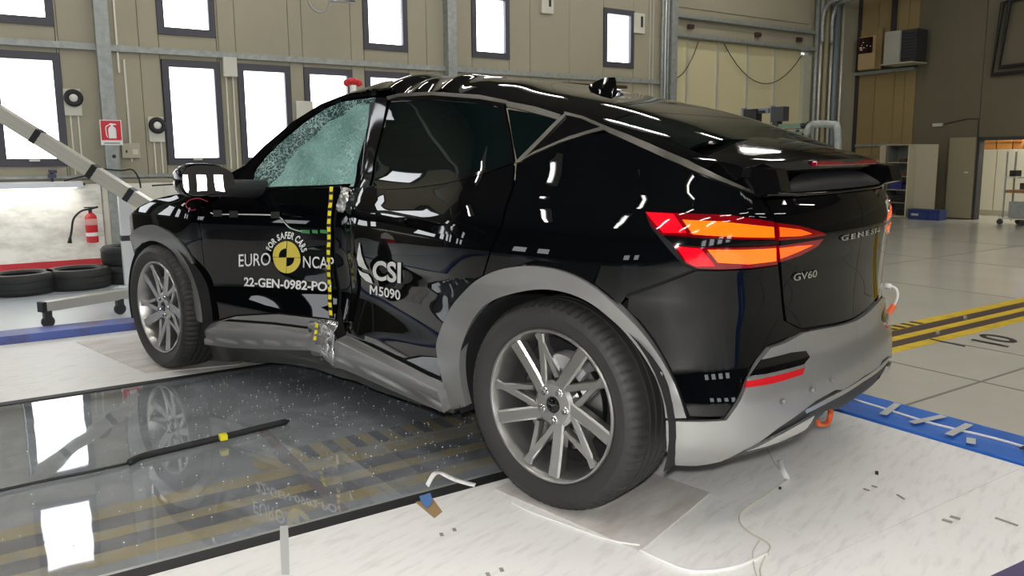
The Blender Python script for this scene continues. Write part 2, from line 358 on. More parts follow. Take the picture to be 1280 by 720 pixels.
def panel(name, poly, m, parent, fn=S, off=0., th=.012, cell=.025, gap=.0022, label=None, mirror='no', ws=1., mesh_only=False, crown=0.):
    """patch of the body surface bounded by poly (surface parameters), with real thickness.
    mirror: 'no' = left only, 'copy' = second undamaged object on the right, 'join' = both halves in one mesh"""
    poly = inset(poly, gap) if gap else np.array(poly, float)
    sc = np.array([1., ws]); pr_ = resample(poly*sc, cell*1.0)
    lo, hi = pr_.min(0), pr_.max(0)
    gx, gy = np.meshgrid(np.arange(lo[0]+cell*.37, hi[0], cell), np.arange(lo[1]+cell*.41, hi[1], cell*.9)); G = np.stack([gx.ravel(), gy.ravel()], 1)
    if len(G):
        G = G[inside(pr_, G)]
    if len(G):
        dmin = np.full(len(G), 9.)
        for i in range(0, len(G), 500):
            dmin[i:i+500] = np.sqrt(((G[i:i+500, None]-pr_[None])**2).sum(-1)).min(1)
        G = G[dmin > cell*.4]
    nb = len(pr_)
    allp = np.concatenate([pr_, G]) if len(G) else pr_
    r = delaunay_2d_cdt([Vector(p) for p in allp], [], [list(range(nb))], 1, 1e-6)
    V2 = np.array([list(v) for v in r[0]])/sc; F = r[2]
    bnd = {}
    for a, b in r[1]: pass
    ec = {}
    for f in F:
        for i in range(len(f)):
            e = (f[i], f[(i+1) % len(f)]); ec[e] = 1
    bed = [e for e in ec if (e[1], e[0]) not in ec]
    def build(dam, mir, V3, F3, N3):
        base = len(V3)
        a, b = V2[:, 0], V2[:, 1]
        P = fn(a, b, dam=dam); n_ = normals(fn, a, b, dam=dam)
        o_ = off if not callable(off) else off(a, b)[:, None]
        P = P+n_*o_
        if callable(off):
            def f2(p, q, dam=True):
                return fn(p, q, dam=dam)+normals(fn, p, q, dam=dam)*off(p, q)[:, None]
            n_ = normals(f2, a, b, dam=dam)
        Q = P-n_*th
        if mir:
            for A_ in (P, Q, n_): A_[:, 1] *= -1
            P[:, 1] += 2*YC; Q[:, 1] += 2*YC
        nv = len(P)
        V3 += P.tolist(); N3 += n_.tolist()
        ff = [[base+i for i in f] for f in F]
        # orientation so that the geometric normal follows n_
        f0 = ff[len(ff)//2]; A_, B_, C_ = (np.array(V3[i]) for i in f0[:3]); g = np.cross(B_-A_, C_-A_)
        flip = g@np.array(N3[f0[0]]) < 0
        F3 += [f[::-1] for f in ff] if flip else ff
        # walls
        for (i, j) in bed:
            b0 = len(V3); V3 += [P[i].tolist(), P[j].tolist(), Q[j].tolist(), Q[i].tolist()]
            e = np.cross(P[j]-P[i], -n_[i]); e /= max(np.linalg.norm(e), 1e-9)
            if (flip): e = -e
            N3 += [(-e).tolist()]*4
            F3.append([b0, b0+3, b0+2, b0+1] if not flip else [b0, b0+1, b0+2, b0+3])
    def finish(V3, F3, N3, nm):
        me = bpy.data.meshes.new(nm); me.from_pydata(V3, [], F3); me.materials.append(m)
        me.polygons.foreach_set('use_smooth', [True]*len(me.polygons))
        me.validate(); me.update()
        if len(me.vertices) == len(N3): me.normals_split_custom_set_from_vertices(N3)
        if mesh_only: return me
        o = link(nm, me, parent)
        if label: o['label'] = label
        return o
    V3, F3, N3 = [], [], []; build(True, False, V3, F3, N3)
    if mirror == 'join': build(False, True, V3, F3, N3)
    o = finish(V3, F3, N3, name)
    if mirror == 'copy':
        V3, F3, N3 = [], [], []; build(False, True, V3, F3, N3); finish(V3, F3, N3, name)
    return o
def decal(name, s, pL, pR, pT, m, parent, tab=None, bold=0., off=.002, shear=0., th=0., label=None):
    """lettering laid on the body: baseline from pL to pR, cap height up to pT (spots of the picture)"""
    tab = tab or TS; v, f = text2d(s, bold, shear)
    q = inv(tab, [pL, pR, pT]); w_ = v[:, 0].max()-v[:, 0].min(); h_ = .70
    P2 = q[0]+np.outer((v[:, 0]-v[:, 0].min())/w_, q[1]-q[0])+np.outer(v[:, 1]/h_, q[2]-q[0])
    return flat2surf(name, P2, f, m, parent, tab[3], off, th, label)
def letter_m(pL, pR, pT, m, parent, off, tab=None):
    q = inv(tab or TS, [pL, pR, pT])
    for pts in ([(0, 0), (.2, 0), (.2, 1), (0, 1)], [(.8, 0), (1, 0), (1, 1), (.8, 1)], [(.2, 1), (.2, .68), (.5, .22), (.5, .55)], [(.8, 1), (.5, .55), (.5, .22), (.8, .68)]):
        yield np.array([q[0]+(q[1]-q[0])*a+(q[2]-q[0])*b for a, b in pts])
def flat2surf(name, P2, f, m, parent, fn, off, th=0., label=None, dam=True):
    a, b = P2[:, 0], P2[:, 1]; n_ = normals(fn, a, b); P = fn(a, b)+n_*(off(a, b)[:, None] if callable(off) else off)
    bm = bmesh.new(); vv = [bm.verts.new(p) for p in P]
    for q in f:
        try: bm.faces.new([vv[i] for i in q])
        except ValueError: pass
    if th:
        r = bmesh.ops.extrude_face_region(bm, geom=bm.faces[:])
        ev = [g for g in r['geom'] if isinstance(g, bmesh.types.BMVert)]
        for v_, nn in zip(ev, [n_[0]]*len(ev)): v_.co += Vector(nn)*th
    bmesh.ops.recalc_face_normals(bm, faces=bm.faces)
    o = bmobj(name, bm, m, parent)
    if label: o['label'] = label
    return o
def surfline(name, pts, r, m, parent, tab=None, off=.004, seg=6, flat=None, label=None, smooth=6):
    tab = tab or TS; q = inv(tab, pts); q = np.array([list(v)[:2] for v in smoothpath([(a, b, 0) for a, b in q], smooth)])
    P = tab[3](q[:, 0], q[:, 1]); n_ = normals(tab[3], q[:, 0], q[:, 1]); P = P+n_*off
    bm = bmesh.new(); tube(bm, [Vector(p) for p in P], r, seg)
    o = bmobj(name, bm, m, parent, smooth=True)
    if label: o['label'] = label
    return o
# ------------------------------------------------------------------ THE CAR
car = empty('car', (-1.45, YC, 0), 0, 'black crash tested crossover car with a crushed left side standing on the white test platform', 'car')
class _K:  # parent helper: keeps world coordinates for children of the car
    pass
def adopt(o, p=car):
    o.parent = p; bpy.context.view_layer.update() if False else None
    o.matrix_parent_inverse = Matrix.Translation(-Vector(p.location)) if p.type == 'EMPTY' and p is car else Matrix.Identity(4)
    return o
_link = link
def link(name, me, parent=None):
    o = bpy.data.objects.new(name, me); COL.objects.link(o)
    if parent is car: adopt(o)
    elif parent: o.parent = parent
    return o
# meshes of sub-parts are in world coordinates as well: their parent part sits at the same origin

P_ = lambda *a: uz(list(a))
# seams traced along the left side
fd_seam = [(250, 262), (252, 300), (256, 350), (262, 403)]                 # front edge of the front door
rq_seam = [(643, 205), (641, 235), (628, 282), (610, 326), (603, 350)]     # rear edge of the rear door
clad_rear = [(603, 350), (585, 361), (562, 395), (551, 430), (552, 471)]
sill_top_r = [(536, 464), (488, 440), (436, 415)]
sill_top_f = [(408, 398), (349, 391), (295, 394), (262, 403)]
front_edge_r = [(428, 385), (423, 340), (421, 290), (426, 255), (434, 236)]
# --- fender (left)
fu = uz(fd_seam)
arch_o_f = [(262, 403), (255, 368), (243, 332), (228, 306), (210, 290), (190, 284), (173, 291), (160, 308), (153, 332)]
ao = uz(arch_o_f)
top = np.array([[u, ZK(u)-.002] for u in (-3.55, -3.3, -3.0, -2.7, -2.45, -2.3, -2.22)])
mirror_foot = [-2.16, 1.06]
fender_poly = np.concatenate([ao[::-1][:1]*0+np.array([[-3.5, .62]]), top, [[fu[0][0]-.03, 1.07]], fu[:1], fu[1:3], fu[3:4], ao[1:], [[-3.38, .56]]])
fender = panel('fender', fender_poly, paint, car, mirror='copy')
# --- front bumper, grey lower lip, lamps (away from the camera, but there)
bz = lambda z0, z1, u0, u1, k=10: np.concatenate([[[u, z0] for u in np.linspace(u0, u1, k)], [[u, z1] for u in np.linspace(u1, u0, k)]])
panel('bumper', np.array([[-4.75, .30], [-4.2, .30], [-3.8, .31], [-3.52, .33], [-3.42, .5], [-3.42, .56], [-3.5, .62], [-3.56, ZK(-3.56)-.004], [-3.8, ZK(-3.8)-.004], [-4.1, ZK(-4.1)-.004], [-4.75, .646]]), paint, car, mirror='join', gap=.001)
panel('bumper_lip', np.array([[-4.75, .14], [-4.2, .14], [-3.8, .15], [-3.5, .20], [-3.50, .325], [-3.8, .305], [-4.2, .295], [-4.75, .295]]), cladding, car, mirror='join', off=.008, gap=.001)
for z in (.60, .53):
    panel('head_lamp', bz(z, z+.035, -3.95, -3.5), mat('lamp_glass', (.5, .52, .55), .08, 0, 1), car, off=.004, mirror='copy')
# --- doors
fdoor_poly = uz(fd_seam+sill_top_f[::-1][1:]+[(419, 400), (421, 385), (418, 340), (416, 290), (421, 248), (437, 232), (400, 234), (350, 236), (311, 239), (296, 243), (275, 247)])
front_door = panel('door', fdoor_poly, paint, car, label='black front door with white and yellow lettering', mirror='copy', cell=.022)
rdoor_poly = uz([(465, 236)]+[(434, 238)][:1]+front_edge_r[::-1][1:]+[(431, 402)]+sill_top_r[::-1]+clad_rear[::-1]+rq_seam[::-1][1:]+[(610, 216), (580, 225), (550, 231), (520, 235), (490, 237)])
rdo = lambda u: .004+.022*np.exp(-((u+1.38)/.16)**2)
rdoff = lambda u, z: rdo(u)+.0055
rear_door = panel('door', rdoor_poly, paint, car, off=lambda u, z: rdo(u), label='black rear door with white lettering, bent behind the pillar', mirror='copy', cell=.022)
# door bottoms: grey cladding bands
b_f = panel('door_cladding', uz([(263, 404), (295, 395), (349, 392), (408, 399), (419, 401), (421, 412), (405, 411), (345, 403), (289, 399)]), cladding, car, off=.010, mirror='copy')
b_r = panel('door_cladding', uz([(436, 410), (445, 413), (475, 425), (505, 442), (512, 447), (500, 444), (470, 430), (436, 420)]), cladding, car, off=.016, mirror='copy')
# sill covers
def ledge(top, bot, base, amp):
    a, b = uz(top), uz(bot); a = a[a[:, 0].argsort()]; b = b[b[:, 0].argsort()]
    def f(u, z):
        zt = np.interp(u, a[:, 0], a[:, 1]); zb = np.interp(u, b[:, 0], b[:, 1]); t = np.clip((z-zb)/(zt-zb), 0, 1)
        return base+amp*sst(1.0, .74, t)-amp*.35*sst(.74, .0, t)+.010*sst(.30, .24, t)
    return f
def sill_off(z0, z1, d): return lambda u, z: d*np.clip(np.sin(np.clip((z-z0)/(z1-z0), 0, 1)*PI), 0, 1)**.5
sc_f = panel('sill_cover', uz([(263, 405), (277, 400), (345, 405), (405, 413), (420, 416), (421, 436), (412, 440), (395, 436), (345, 433), (300, 430), (264, 425)]), cladding, car, off=ledge([(263, 405), (277, 400), (345, 405), (405, 413), (420, 416)], [(264, 425), (300, 430), (345, 433), (395, 436), (421, 436)], .012, .036), cell=.012, th=.035, mirror='copy', label='grey plastic sill cover')
sc_r = panel('sill_cover', uz([(428, 424), (436, 418), (488, 443), (536, 467), (552, 474), (560, 478), (568, 509), (540, 498), (490, 478), (428, 455)]), cladding, car, off=ledge([(428, 418), (436, 418), (488, 443), (536, 467), (560, 478)], [(428, 455), (490, 478), (540, 498), (568, 509)], .014, .038), cell=.012, th=.04, mirror='copy', label='grey plastic sill cover')
panel('sill', uz([(258, 426), (300, 431), (345, 434), (395, 437), (420, 441), (432, 457), (470, 472), (520, 493), (568, 511), (568, 517), (520, 505), (470, 488), (425, 472), (395, 461), (366, 456), (301, 451), (253, 448)]), mat('sill_steel', (.11, .11, .105), .3, .6), car, off=.0, th=.03, mirror='copy', label='bent dark grey sill under the doors')
# crumpled torn cladding ends at the pillar
def crumple(name, pts, base_off, m, seed, label=None):
    r = np.random.RandomState(seed); q = uz(pts); bm = bmesh.new(); n1 = 9
    rows = []
    for a in np.linspace(0, 1, n1):
        L = q[0]+(q[1]-q[0])*a; R = q[3]+(q[2]-q[3])*a; row = []
        for b in np.linspace(0, 1, 6):
            g = L+(R-L)*b; P = S(g[0], g[1])+normals(S, g[0], g[1])*(base_off+r.uniform(-.012, .022)); row.append(bm.verts.new(P+r.uniform(-.004, .004, 3)))
        rows.append(row)
    for A_, B_ in zip(rows, rows[1:]):
        for k in range(5): bm.faces.new((A_[k], A_[k+1], B_[k+1], B_[k]))
    o = bmobj(name, bm, m, car, smooth=True)
    so = o.modifiers.new('t', 'SOLIDIFY'); so.thickness = .004
    if label: o['label'] = label
crumple('torn_cladding', [(405, 398), (409, 445), (428, 456), (429, 402)], .035, silver, 3, 'torn crumpled grey cladding end at the pillar')
crumple('torn_cladding', [(392, 402), (396, 440), (412, 446), (408, 402)], .028, cladding, 5)
crumple('torn_trim', [(430, 236), (424, 262), (434, 268), (444, 238)], .02, silver, 8, 'crumpled torn window trim at the pillar')
# --- quarter panel and rear corner
q_top = [(645, 205), (668, 193), (700, 179), (735, 168), (757, 165)]
strip_low = [(790, 178), (820, 191), (880, 217), (935, 241), (950, 247)]
gate_seam = [(958, 258), (966, 270), (970, 279)]
lamp_top = [(930, 271), (880, 268), (850, 266), (806, 264)]
lamp_low = [(812, 280), (826, 298), (840, 315), (856, 332), (868, 337)]
arch_o_r = [(603, 350), (630, 336), (665, 332), (705, 339), (745, 359), (782, 390)]
quarter = panel('quarter_panel', uz(q_top+strip_low+gate_seam+lamp_top+lamp_low+[(840, 348), (785, 368), (775, 383)]+arch_o_r[::-1][1:]+[(610, 326), (628, 284), (642, 236)]), paint, car, mirror='copy', label='glossy black rear quarter panel')
# rear bumper, painted part
grey_top = [(1102, 374), (1060, 402), (1015, 414), (980, 424), (960, 432), (946, 448), (930, 478), (905, 521), (862, 521)]
ctr = lambda z: [1.4, z]
def rear_join(pts_uz): return np.array(pts_uz)
gt = uz(grey_top)
gt = np.array([p for p in gt if p[0] < 1.38]); zc = .616
bump_poly = np.concatenate([uz([(785, 370), (840, 350), (870, 338), (900, 338), (940, 336), (973, 331), (976, 360), (980, 400), (1000, 411)]), gt[1:] if len(gt) > 6 else gt, uz([(850, 490), (838, 460), (818, 425), (800, 402), (784, 388)])])
panel('bumper', bump_poly, paint, car, mirror='copy', label='glossy black painted bumper corner')
# tail gate
gate_poly = np.concatenate([[[1.4, zc], [1.4, 1.075]], [[1.15, 1.075], [.95, 1.072]], uz([(957, 250), (966, 266), (972, 280), (976, 330), (979, 370), (983, 402), (1001, 411)]), [[1.12, zc+.016], [1.25, zc+.006]]])
tailgate = panel('tailgate', gate_poly, paint, car, mirror='join', label='glossy black tailgate', gap=.0015)
# grey lower bumper
lowb_up = uz([(928, 559), (969, 534), (1015, 501), (1040, 487)]); lowb_dn = uz([(900, 576), (956, 560), (1004, 540), (1035, 512)])
low = np.concatenate([[[1.4, .405], [1.4, zc-.008], [1.25, zc-.002], [1.12, zc+.008]], uz([(1001, 415), (980, 427), (960, 434), (947, 450), (931, 480), (906, 524), (833, 524), (834, 560), (838, 577), (870, 578), (900, 573)]), lowb_up, [[1.2, .397]]])
grey_paint = mat('grey_paint', (.34, .34, .33), .30, .55, .3)
lowb = panel('bumper_cladding', low, grey_paint, car, off=.012, th=.02, mirror='join', gap=.001, label='grey lower bumper skin')
panel('diffuser', np.concatenate([[[1.4, .33], [1.4, .404], [1.2, .396]], lowb_up[::-1], lowb_dn, [[1.2, .325]]]), dark_plastic, car, off=-.004, th=.04, mirror='join', gap=0)
sk = (lowb_up*.62+lowb_dn*.38)
panel('skid_trim', np.concatenate([[[1.4, .385], [1.4, .399]], uz([(1031, 497), (1003, 512), (1005, 516), (1033, 502)])]), silver, car, off=.010, th=.012, mirror='join', gap=0, label='bright silver skid strip')
panel('skid_foot', uz([(930, 560), (965, 544), (1000, 526), (1014, 518), (1003, 534), (970, 549)]), silver, car, off=.014, th=.012, mirror='copy', gap=0)
# reflector and its dark pocket
panel('reflector_pocket', uz([(934, 470), (948, 449), (985, 440), (1003, 438), (1008, 446), (1000, 457), (966, 466)]), gloss_black, car, off=.0135, th=.004, mirror='copy', gap=0)
panel('reflector_trim', uz([(930, 472), (1000, 456), (1002, 460), (929, 477)]), silver, car, off=.018, th=.008, mirror='copy', gap=0)
panel('reflector', uz([(929, 477), (1001, 460), (998, 469), (962, 480), (928, 485)]), mat('reflector_red', (.55, .012, .02), .12, 0, 1), car, off=.017, th=.008, mirror='copy', gap=0, label='red reflector strip')
# parking sensors
for pts in [(825, 467), (974, 501), (1010, 486), (1035, 474)]:
    q = uz([pts])[0]; c = S(*q); n_ = Vector(normals(S, q[0], q[1])); bm = bmesh.new()
    Rm = n_.to_track_quat('Z', 'Y').to_matrix(); r0 = .013 if pts[0] < 900 else .009
    for (ra, a) in ((r0, .014),): pass
    rg = lathe(bm, [(0.0001, .0), (r0*.8, .0), (r0, -.002), (r0, -.01)], 20, 'Z')
    bmesh.ops.transform(bm, matrix=Matrix.Translation(Vector(c)+n_*.026) @ Rm.to_4x4(), verts=bm.verts)
    bmobj('parking_sensor', bm, cladding, car, smooth=True)
# --- arch trims
def arch(name, outer, inner, off, mirror='copy', lab='grey plastic wheel arch trim', th=.03):
    o = [list(p) for p in uz(outer)]; i = [list(p) for p in uz(inner)]
    so = np.array([list(v)[:2] for v in smoothpath([(a, b, 0) for a, b in o], 5)]); si = np.array([list(v)[:2] for v in smoothpath([(a, b, 0) for a, b in i], 5)])
    return panel(name, np.concatenate([so, si[::-1]]), cladding, car, off=off, th=th, cell=.02, mirror=mirror, gap=0, label=lab), so, si
ar_o = [(567, 510), (558, 480), (551, 450), (550, 425), (562, 393), (585, 361), (620, 339), (665, 332), (710, 340), (750, 362), (788, 396), (820, 436), (844, 480), (858, 521)]
ar_i = [(586, 506), (580, 480), (578, 455), (581, 430), (592, 402), (612, 378), (645, 365), (690, 361), (735, 374), (772, 402), (800, 435), (820, 470), (830, 500), (833, 521)]
ar, RSO, RSI = arch('wheel_arch_trim', ar_o, ar_i, .014)
af_o = [(262, 405), (256, 370), (244, 333), (229, 306), (210, 289), (188, 281), (170, 288), (158, 306), (152, 335), (153, 375)]
af_i = [(249, 400), (243, 366), (232, 335), (219, 314), (204, 303), (190, 300), (177, 306), (166, 322), (160, 345), (159, 372)]
af, FSO, FSI = arch('wheel_arch_trim', af_o, af_i, .014)
# --- glass house
glass_f = panel('side_window', uz([(313, 234), (318, 214), (332, 195), (352, 176), (378, 154), (405, 136), (425, 127), (445, 124), (468, 121), (459, 160), (448, 200), (440, 229), (400, 231), (350, 233)]), crazed, car, off=-.006, th=.005, gap=0, label='shattered pale green front side window')
panel('curtain_airbag', uz([(325, 233), (345, 200), (375, 170), (400, 148), (440, 130), (464, 126), (456, 165), (442, 229)]), airbag_m, car, off=lambda u, z: -.06+.015*np.sin(u*23)+.02*np.sin(z*31), th=.01, gap=0, label='pale green curtain airbag behind the shattered window')
panel('pillar_trim', uz([(296, 243), (290, 238), (300, 212), (330, 182), (365, 152), (400, 130), (425, 120), (470, 113), (470, 119), (445, 122), (425, 125), (404, 134), (376, 153), (350, 175), (330, 195), (316, 214), (311, 236)]), gloss_black, car, off=-.001, mirror='copy', gap=.001)
panel('pillar_trim', uz([(471, 122), (486, 122), (478, 160), (468, 200), (462, 234), (442, 235), (447, 205), (459, 162)]), gloss_black, car, off=.004, mirror='copy', gap=.001)
glass_r = panel('side_window', uz([(488, 127), (540, 124), (600, 129), (626, 134), (633, 165), (639, 201), (610, 212), (580, 221), (550, 227), (520, 231), (490, 233), (465, 234), (470, 200), (479, 160)]), glass_dark, car, off=-.003, th=.006, gap=0, label='dark tinted rear side window', mirror='copy')
panel('curtain_airbag', uz([(500, 131), (600, 133), (622, 160), (620, 205), (560, 222), (500, 228)]), airbag_m, car, off=lambda u, z: -.08+.02*np.sin(u*17)+.02*np.sin(z*21), th=.01, gap=0)
panel('window_frame', uz([(487, 122), (540, 119), (600, 124), (630, 130), (637, 165), (643, 203), (639, 201), (633, 165), (626, 134), (600, 129), (540, 124), (488, 127)]), gloss_black, car, off=.002, mirror='copy', gap=0)
panel('quarter_window', uz([(634, 136), (665, 141), (697, 150), (646, 202), (641, 180)]), glass_dark, car, off=-.003, th=.006, gap=0, mirror='copy')
panel('quarter_window', uz([(710, 144), (728, 147), (750, 159), (712, 171), (668, 189)]), gloss_black, car, off=-.001, th=.006, gap=0, mirror='copy')
# chrome strips
def strip(pts, m=chrome, off=.005, mirror='copy'):
    return panel('chrome_strip', uz(pts), m, car, off=off, th=.009, gap=0, mirror=mirror, cell=.02)
strip([(484, 121), (500, 117), (540, 115), (600, 119), (634, 126), (634, 130), (600, 124), (540, 119), (500, 121), (486, 125)])
strip([(634, 127), (670, 134), (702, 144), (698, 150), (665, 141), (634, 134)])
strip([(644, 204), (700, 147), (706, 143), (707, 146), (652, 203)])
strip([(646, 205), (668, 190), (712, 171), (752, 159), (760, 162), (735, 168), (700, 179), (668, 193)])
strip([(706, 140), (730, 146), (760, 159), (800, 175), (860, 201), (910, 226), (950, 244), (951, 247), (905, 229), (850, 206), (800, 184), (762, 167), (750, 159), (728, 149), (706, 144)])
strip([(434, 238), (462, 236), (490, 237), (520, 235), (550, 231), (580, 225), (610, 216), (643, 204), (641, 201), (610, 212), (580, 221), (550, 227), (520, 231), (490, 233), (462, 233), (436, 234)], gloss_black)
strip([(296, 243), (311, 239), (350, 236), (400, 234), (437, 232), (438, 230), (400, 232), (350, 233.5), (313, 236), (300, 240)], gloss_black, mirror='no')
# --- roof, windscreen, bonnet
us = lambda a, b, k: np.linspace(a, b, k)
def bpoly(u0, u1, w0, w1, k=14): return np.concatenate([[[u, w0] for u in us(u0, u1, k)], [[u, w1] for u in us(u1, u0, k)]])
roof = panel('roof_panel', bpoly(-1.62, .10, 0.0, 1.0, 24), paint, car, fn=B, mirror='join', ws=.7, gap=.0, label='buckled black roof with creases above the doors', cell=.022)
panel('windscreen', bpoly(-2.24, -1.63, .06, 1.0), glass_dark, car, fn=B, mirror='join', ws=.7, gap=0)
panel('windscreen_pillar', bpoly(-2.26, -1.62, .0, .055), gloss_black, car, fn=B, mirror='copy', ws=.7, gap=0)
panel('bonnet', bpoly(-4.74, -2.28, 0.0, 1.0, 30), paint, car, fn=B, mirror='join', ws=.7, gap=.002)
panel('rear_window', bpoly(.105, .47, .10, 1.0), glass_dark, car, fn=B, mirror='join', ws=.7, gap=0)
panel('rear_pillar', bpoly(.10, .60, .0, .095), paint, car, fn=B, mirror='copy', ws=.7, gap=0)
# --- spoiler, rear screen under it, brake light
def spoiler():
    bm = bmesh.new(); secs = []
    for y in np.linspace(.27, 1.58, 31):
        t = abs(y-YC)/.655; xt = .655-.10*t**2.2; zt = 1.195-.012*t**2-.012*sst(.85, 1, t)
        xf = .36-.02*t; zf = MZ(xf)-.075*t**2.3+.004
        ring = [(xf, zf-.05), (xf, zf), (xf+(xt-xf)*.35, zf+(zt-zf)*.35+.004), (xf+(xt-xf)*.7, zf+(zt-zf)*.68+.006), (xt-.02, zt+.008), (xt, zt-.002), (xt-.006, zt-.03), (xt-.03, zt-.042), (xf+(xt-xf)*.55, zt-.032), (xf+(xt-xf)*.2, zt-.03)]
        secs.append([bm.verts.new((a, y, b)) for a, b in ring])
    for A_, B_ in zip(secs, secs[1:]):
        for k in range(len(A_)): bm.faces.new((A_[k], A_[(k+1) % len(A_)], B_[(k+1) % len(A_)], B_[k]))
    bm.faces.new(secs[0]); bm.faces.new(secs[-1]); fix(bm)
    return bmobj('spoiler', bm, gloss_black, car, angle=35)
spoiler()
for sgn in (1, -1):   # fins joining the spoiler to the pillars
    bm = bmesh.new(); f = lambda y: YC+(y-YC)*sgn
    A_ = [(.40, 1.195), (.645, 1.165), (.665, 1.10), (.60, 1.085), (.46, 1.14)]
    v1 = [bm.verts.new((a, f(.30+.02*(1.2-b)), b)) for a, b in A_]; v2 = [bm.verts.new((a-.01, f(.40), b)) for a, b in A_]
    bm.faces.new(v1); bm.faces.new(v2)
    for k in range(5): bm.faces.new((v1[k], v1[(k+1) % 5], v2[(k+1) % 5], v2[k]))
    fix(bm); bmobj('spoiler_fin', bm, gloss_black, car)
bm = bmesh.new(); bx(bm, (.642, YC, 1.180), (.02, .62, .016), bev=.003); bmobj('brake_light', bm, mat('dim_red', (.22, 0, .01), .15, 0, 1), car)
bm = bmesh.new()   # rear screen
rows = []
for y in np.linspace(.33, 1.52, 25):
    t = abs(y-YC)/.6; x1 = .655-.06*t**2; x0 = .56-.08*t**2
    rows.append([bm.verts.new((x1, y, 1.078)), bm.verts.new(((x0+x1)/2+.012, y, 1.12)), bm.verts.new((x0, y, 1.175))])
for A_, B_ in zip(rows, rows[1:]):
    for k in range(2): bm.faces.new((A_[k], A_[k+1], B_[k+1], B_[k]))
bmobj('rear_screen', bm, gloss_black, car, smooth=True)
bm = bmesh.new(); top_, bot_ = [], []
for q in np.linspace(-1, 1, 25):
    y = YC+q*.50; t = abs(y-YC)/.6; hh = 1.092+.066*(1-abs(q)**3.2); 
    f = lambda z: (y, z)
    xx = lambda z: (.655-.06*t**2)+((.56-.08*t**2)-(.655-.06*t**2))*(z-1.078)/.097+.018
    bot_.append(bm.verts.new((xx(1.092), y, 1.092))); top_.append(bm.verts.new((xx(hh)+.004, y, hh)))
for i in range(24): bm.faces.new((bot_[i], bot_[i+1], top_[i+1], top_[i]))
o_ = bmobj('rear_screen_glass', bm, matte_black, car, smooth=True); so = o_.modifiers.new('t', 'SOLIDIFY'); so.thickness = .003
bm = bmesh.new()
tube(bm, smoothpath([(.655-.06*((y-YC)/.6)**2+.005, y, 1.080+.01*((y-YC)/.6)**4) for y in np.linspace(.34, 1.51, 9)], 4), .006, 8); bmobj('tailgate_edge', bm, gloss_black, car, smooth=True)
# --- tail lamps: red housings, black divider, glowing cells
panel('tail_lamp', uz([(806, 264), (850, 266), (910, 268), (968, 277), (969, 300), (915, 299), (860, 296), (826, 293), (814, 282)]), red_deep, car, off=.001, th=.02, mirror='copy', gap=.001, label='upper red tail lamp blade')
panel('tail_lamp', uz([(971, 278), (1000, 282), (1028, 290), (1033, 294), (1010, 298), (973, 301)]), red_deep, car, off=.001, th=.02, mirror='copy', gap=.001)
panel('tail_lamp', uz([(840, 306), (880, 309), (930, 309), (970, 307), (972, 331), (940, 335), (900, 337), (872, 336), (857, 330)]), red_deep, car, off=.001, th=.02, mirror='copy', gap=.001, label='lower red tail lamp blade')
panel('tail_lamp', uz([(973, 307), (1000, 303), (1030, 298), (1022, 308), (1000, 320), (975, 328)]), red_deep, car, off=.001, th=.02, mirror='copy', gap=.001)
panel('lamp_divider', uz([(828, 294), (862, 297), (915, 300), (970, 301), (1012, 298), (1030, 296), (1000, 302), (970, 306), (930, 308), (880, 308), (842, 305)]), gloss_black, car, off=-.004, th=.01, mirror='copy', gap=0)
for nm, pts, m_ in (('lamp_cell', [(853, 275), (900, 277), (966, 284), (967, 297), (915, 296), (866, 293)], amber),
                    ('lamp_cell', [(884, 312), (930, 312), (969, 310), (969, 326), (935, 330), (897, 328)], amber),
                    ('lamp_cell', [(974, 284), (1000, 287), (1014, 292), (1000, 295), (975, 296)], amber2),
                    ('lamp_cell', [(974, 310), (998, 307), (1015, 306), (998, 314), (975, 323)], amber2),
                    ('lamp_cell', [(808, 266), (842, 268), (858, 291), (829, 291)], red_bright),
                    ('lamp_cell', [(845, 308), (876, 311), (893, 332), (868, 332), (858, 327)], red_bright)):
    panel(nm, uz(pts), m_, car, off=.004, th=.006, mirror='copy', gap=0)
# --- lettering
bmobj  # lettering is flat print
decal('badge_lettering', 'G E N E S I S', (1050, 301), (1098, 289), (1050, 294.5), bright_chrome, tailgate, bold=.01, off=.004, th=.002)
decal('badge_lettering', 'GV60', (990, 351), (1019, 345.5), (990.5, 342), bright_chrome, tailgate, bold=.01, off=.004, th=.002)
decal('lettering', 'EURO', (299, 333), (338.5, 331), (299, 317.5), white_ink, front_door, off=.004, bold=.008)
decal('lettering', 'NCAP', (379.5, 334), (417.5, 336), (379.5, 319.5), white_ink, front_door, off=.004, bold=.008)
decal('lettering', '22-GEN-0982-PO1', (305.5, 357), (414.5, 364), (305.5, 346.5), white_ink, front_door, bold=.028, off=.004)
decal('lettering', 'CSI', (469, 348), (503.5, 352.5), (469, 325.5), white_ink, rear_door, bold=.03, off=rdoff)
decal('lettering', '5090', (476.5, 369), (503, 374.5), (476.5, 357.5), white_ink, rear_door, bold=.02, off=rdoff)
mv = list(letter_m((467, 367), (475, 368.7), (467, 355.5), None, None, None))
flat2surf('lettering', np.concatenate(mv), [[4*i, 4*i+1, 4*i+2, 4*i+3] for i in range(4)], white_ink, rear_door, S, rdoff)
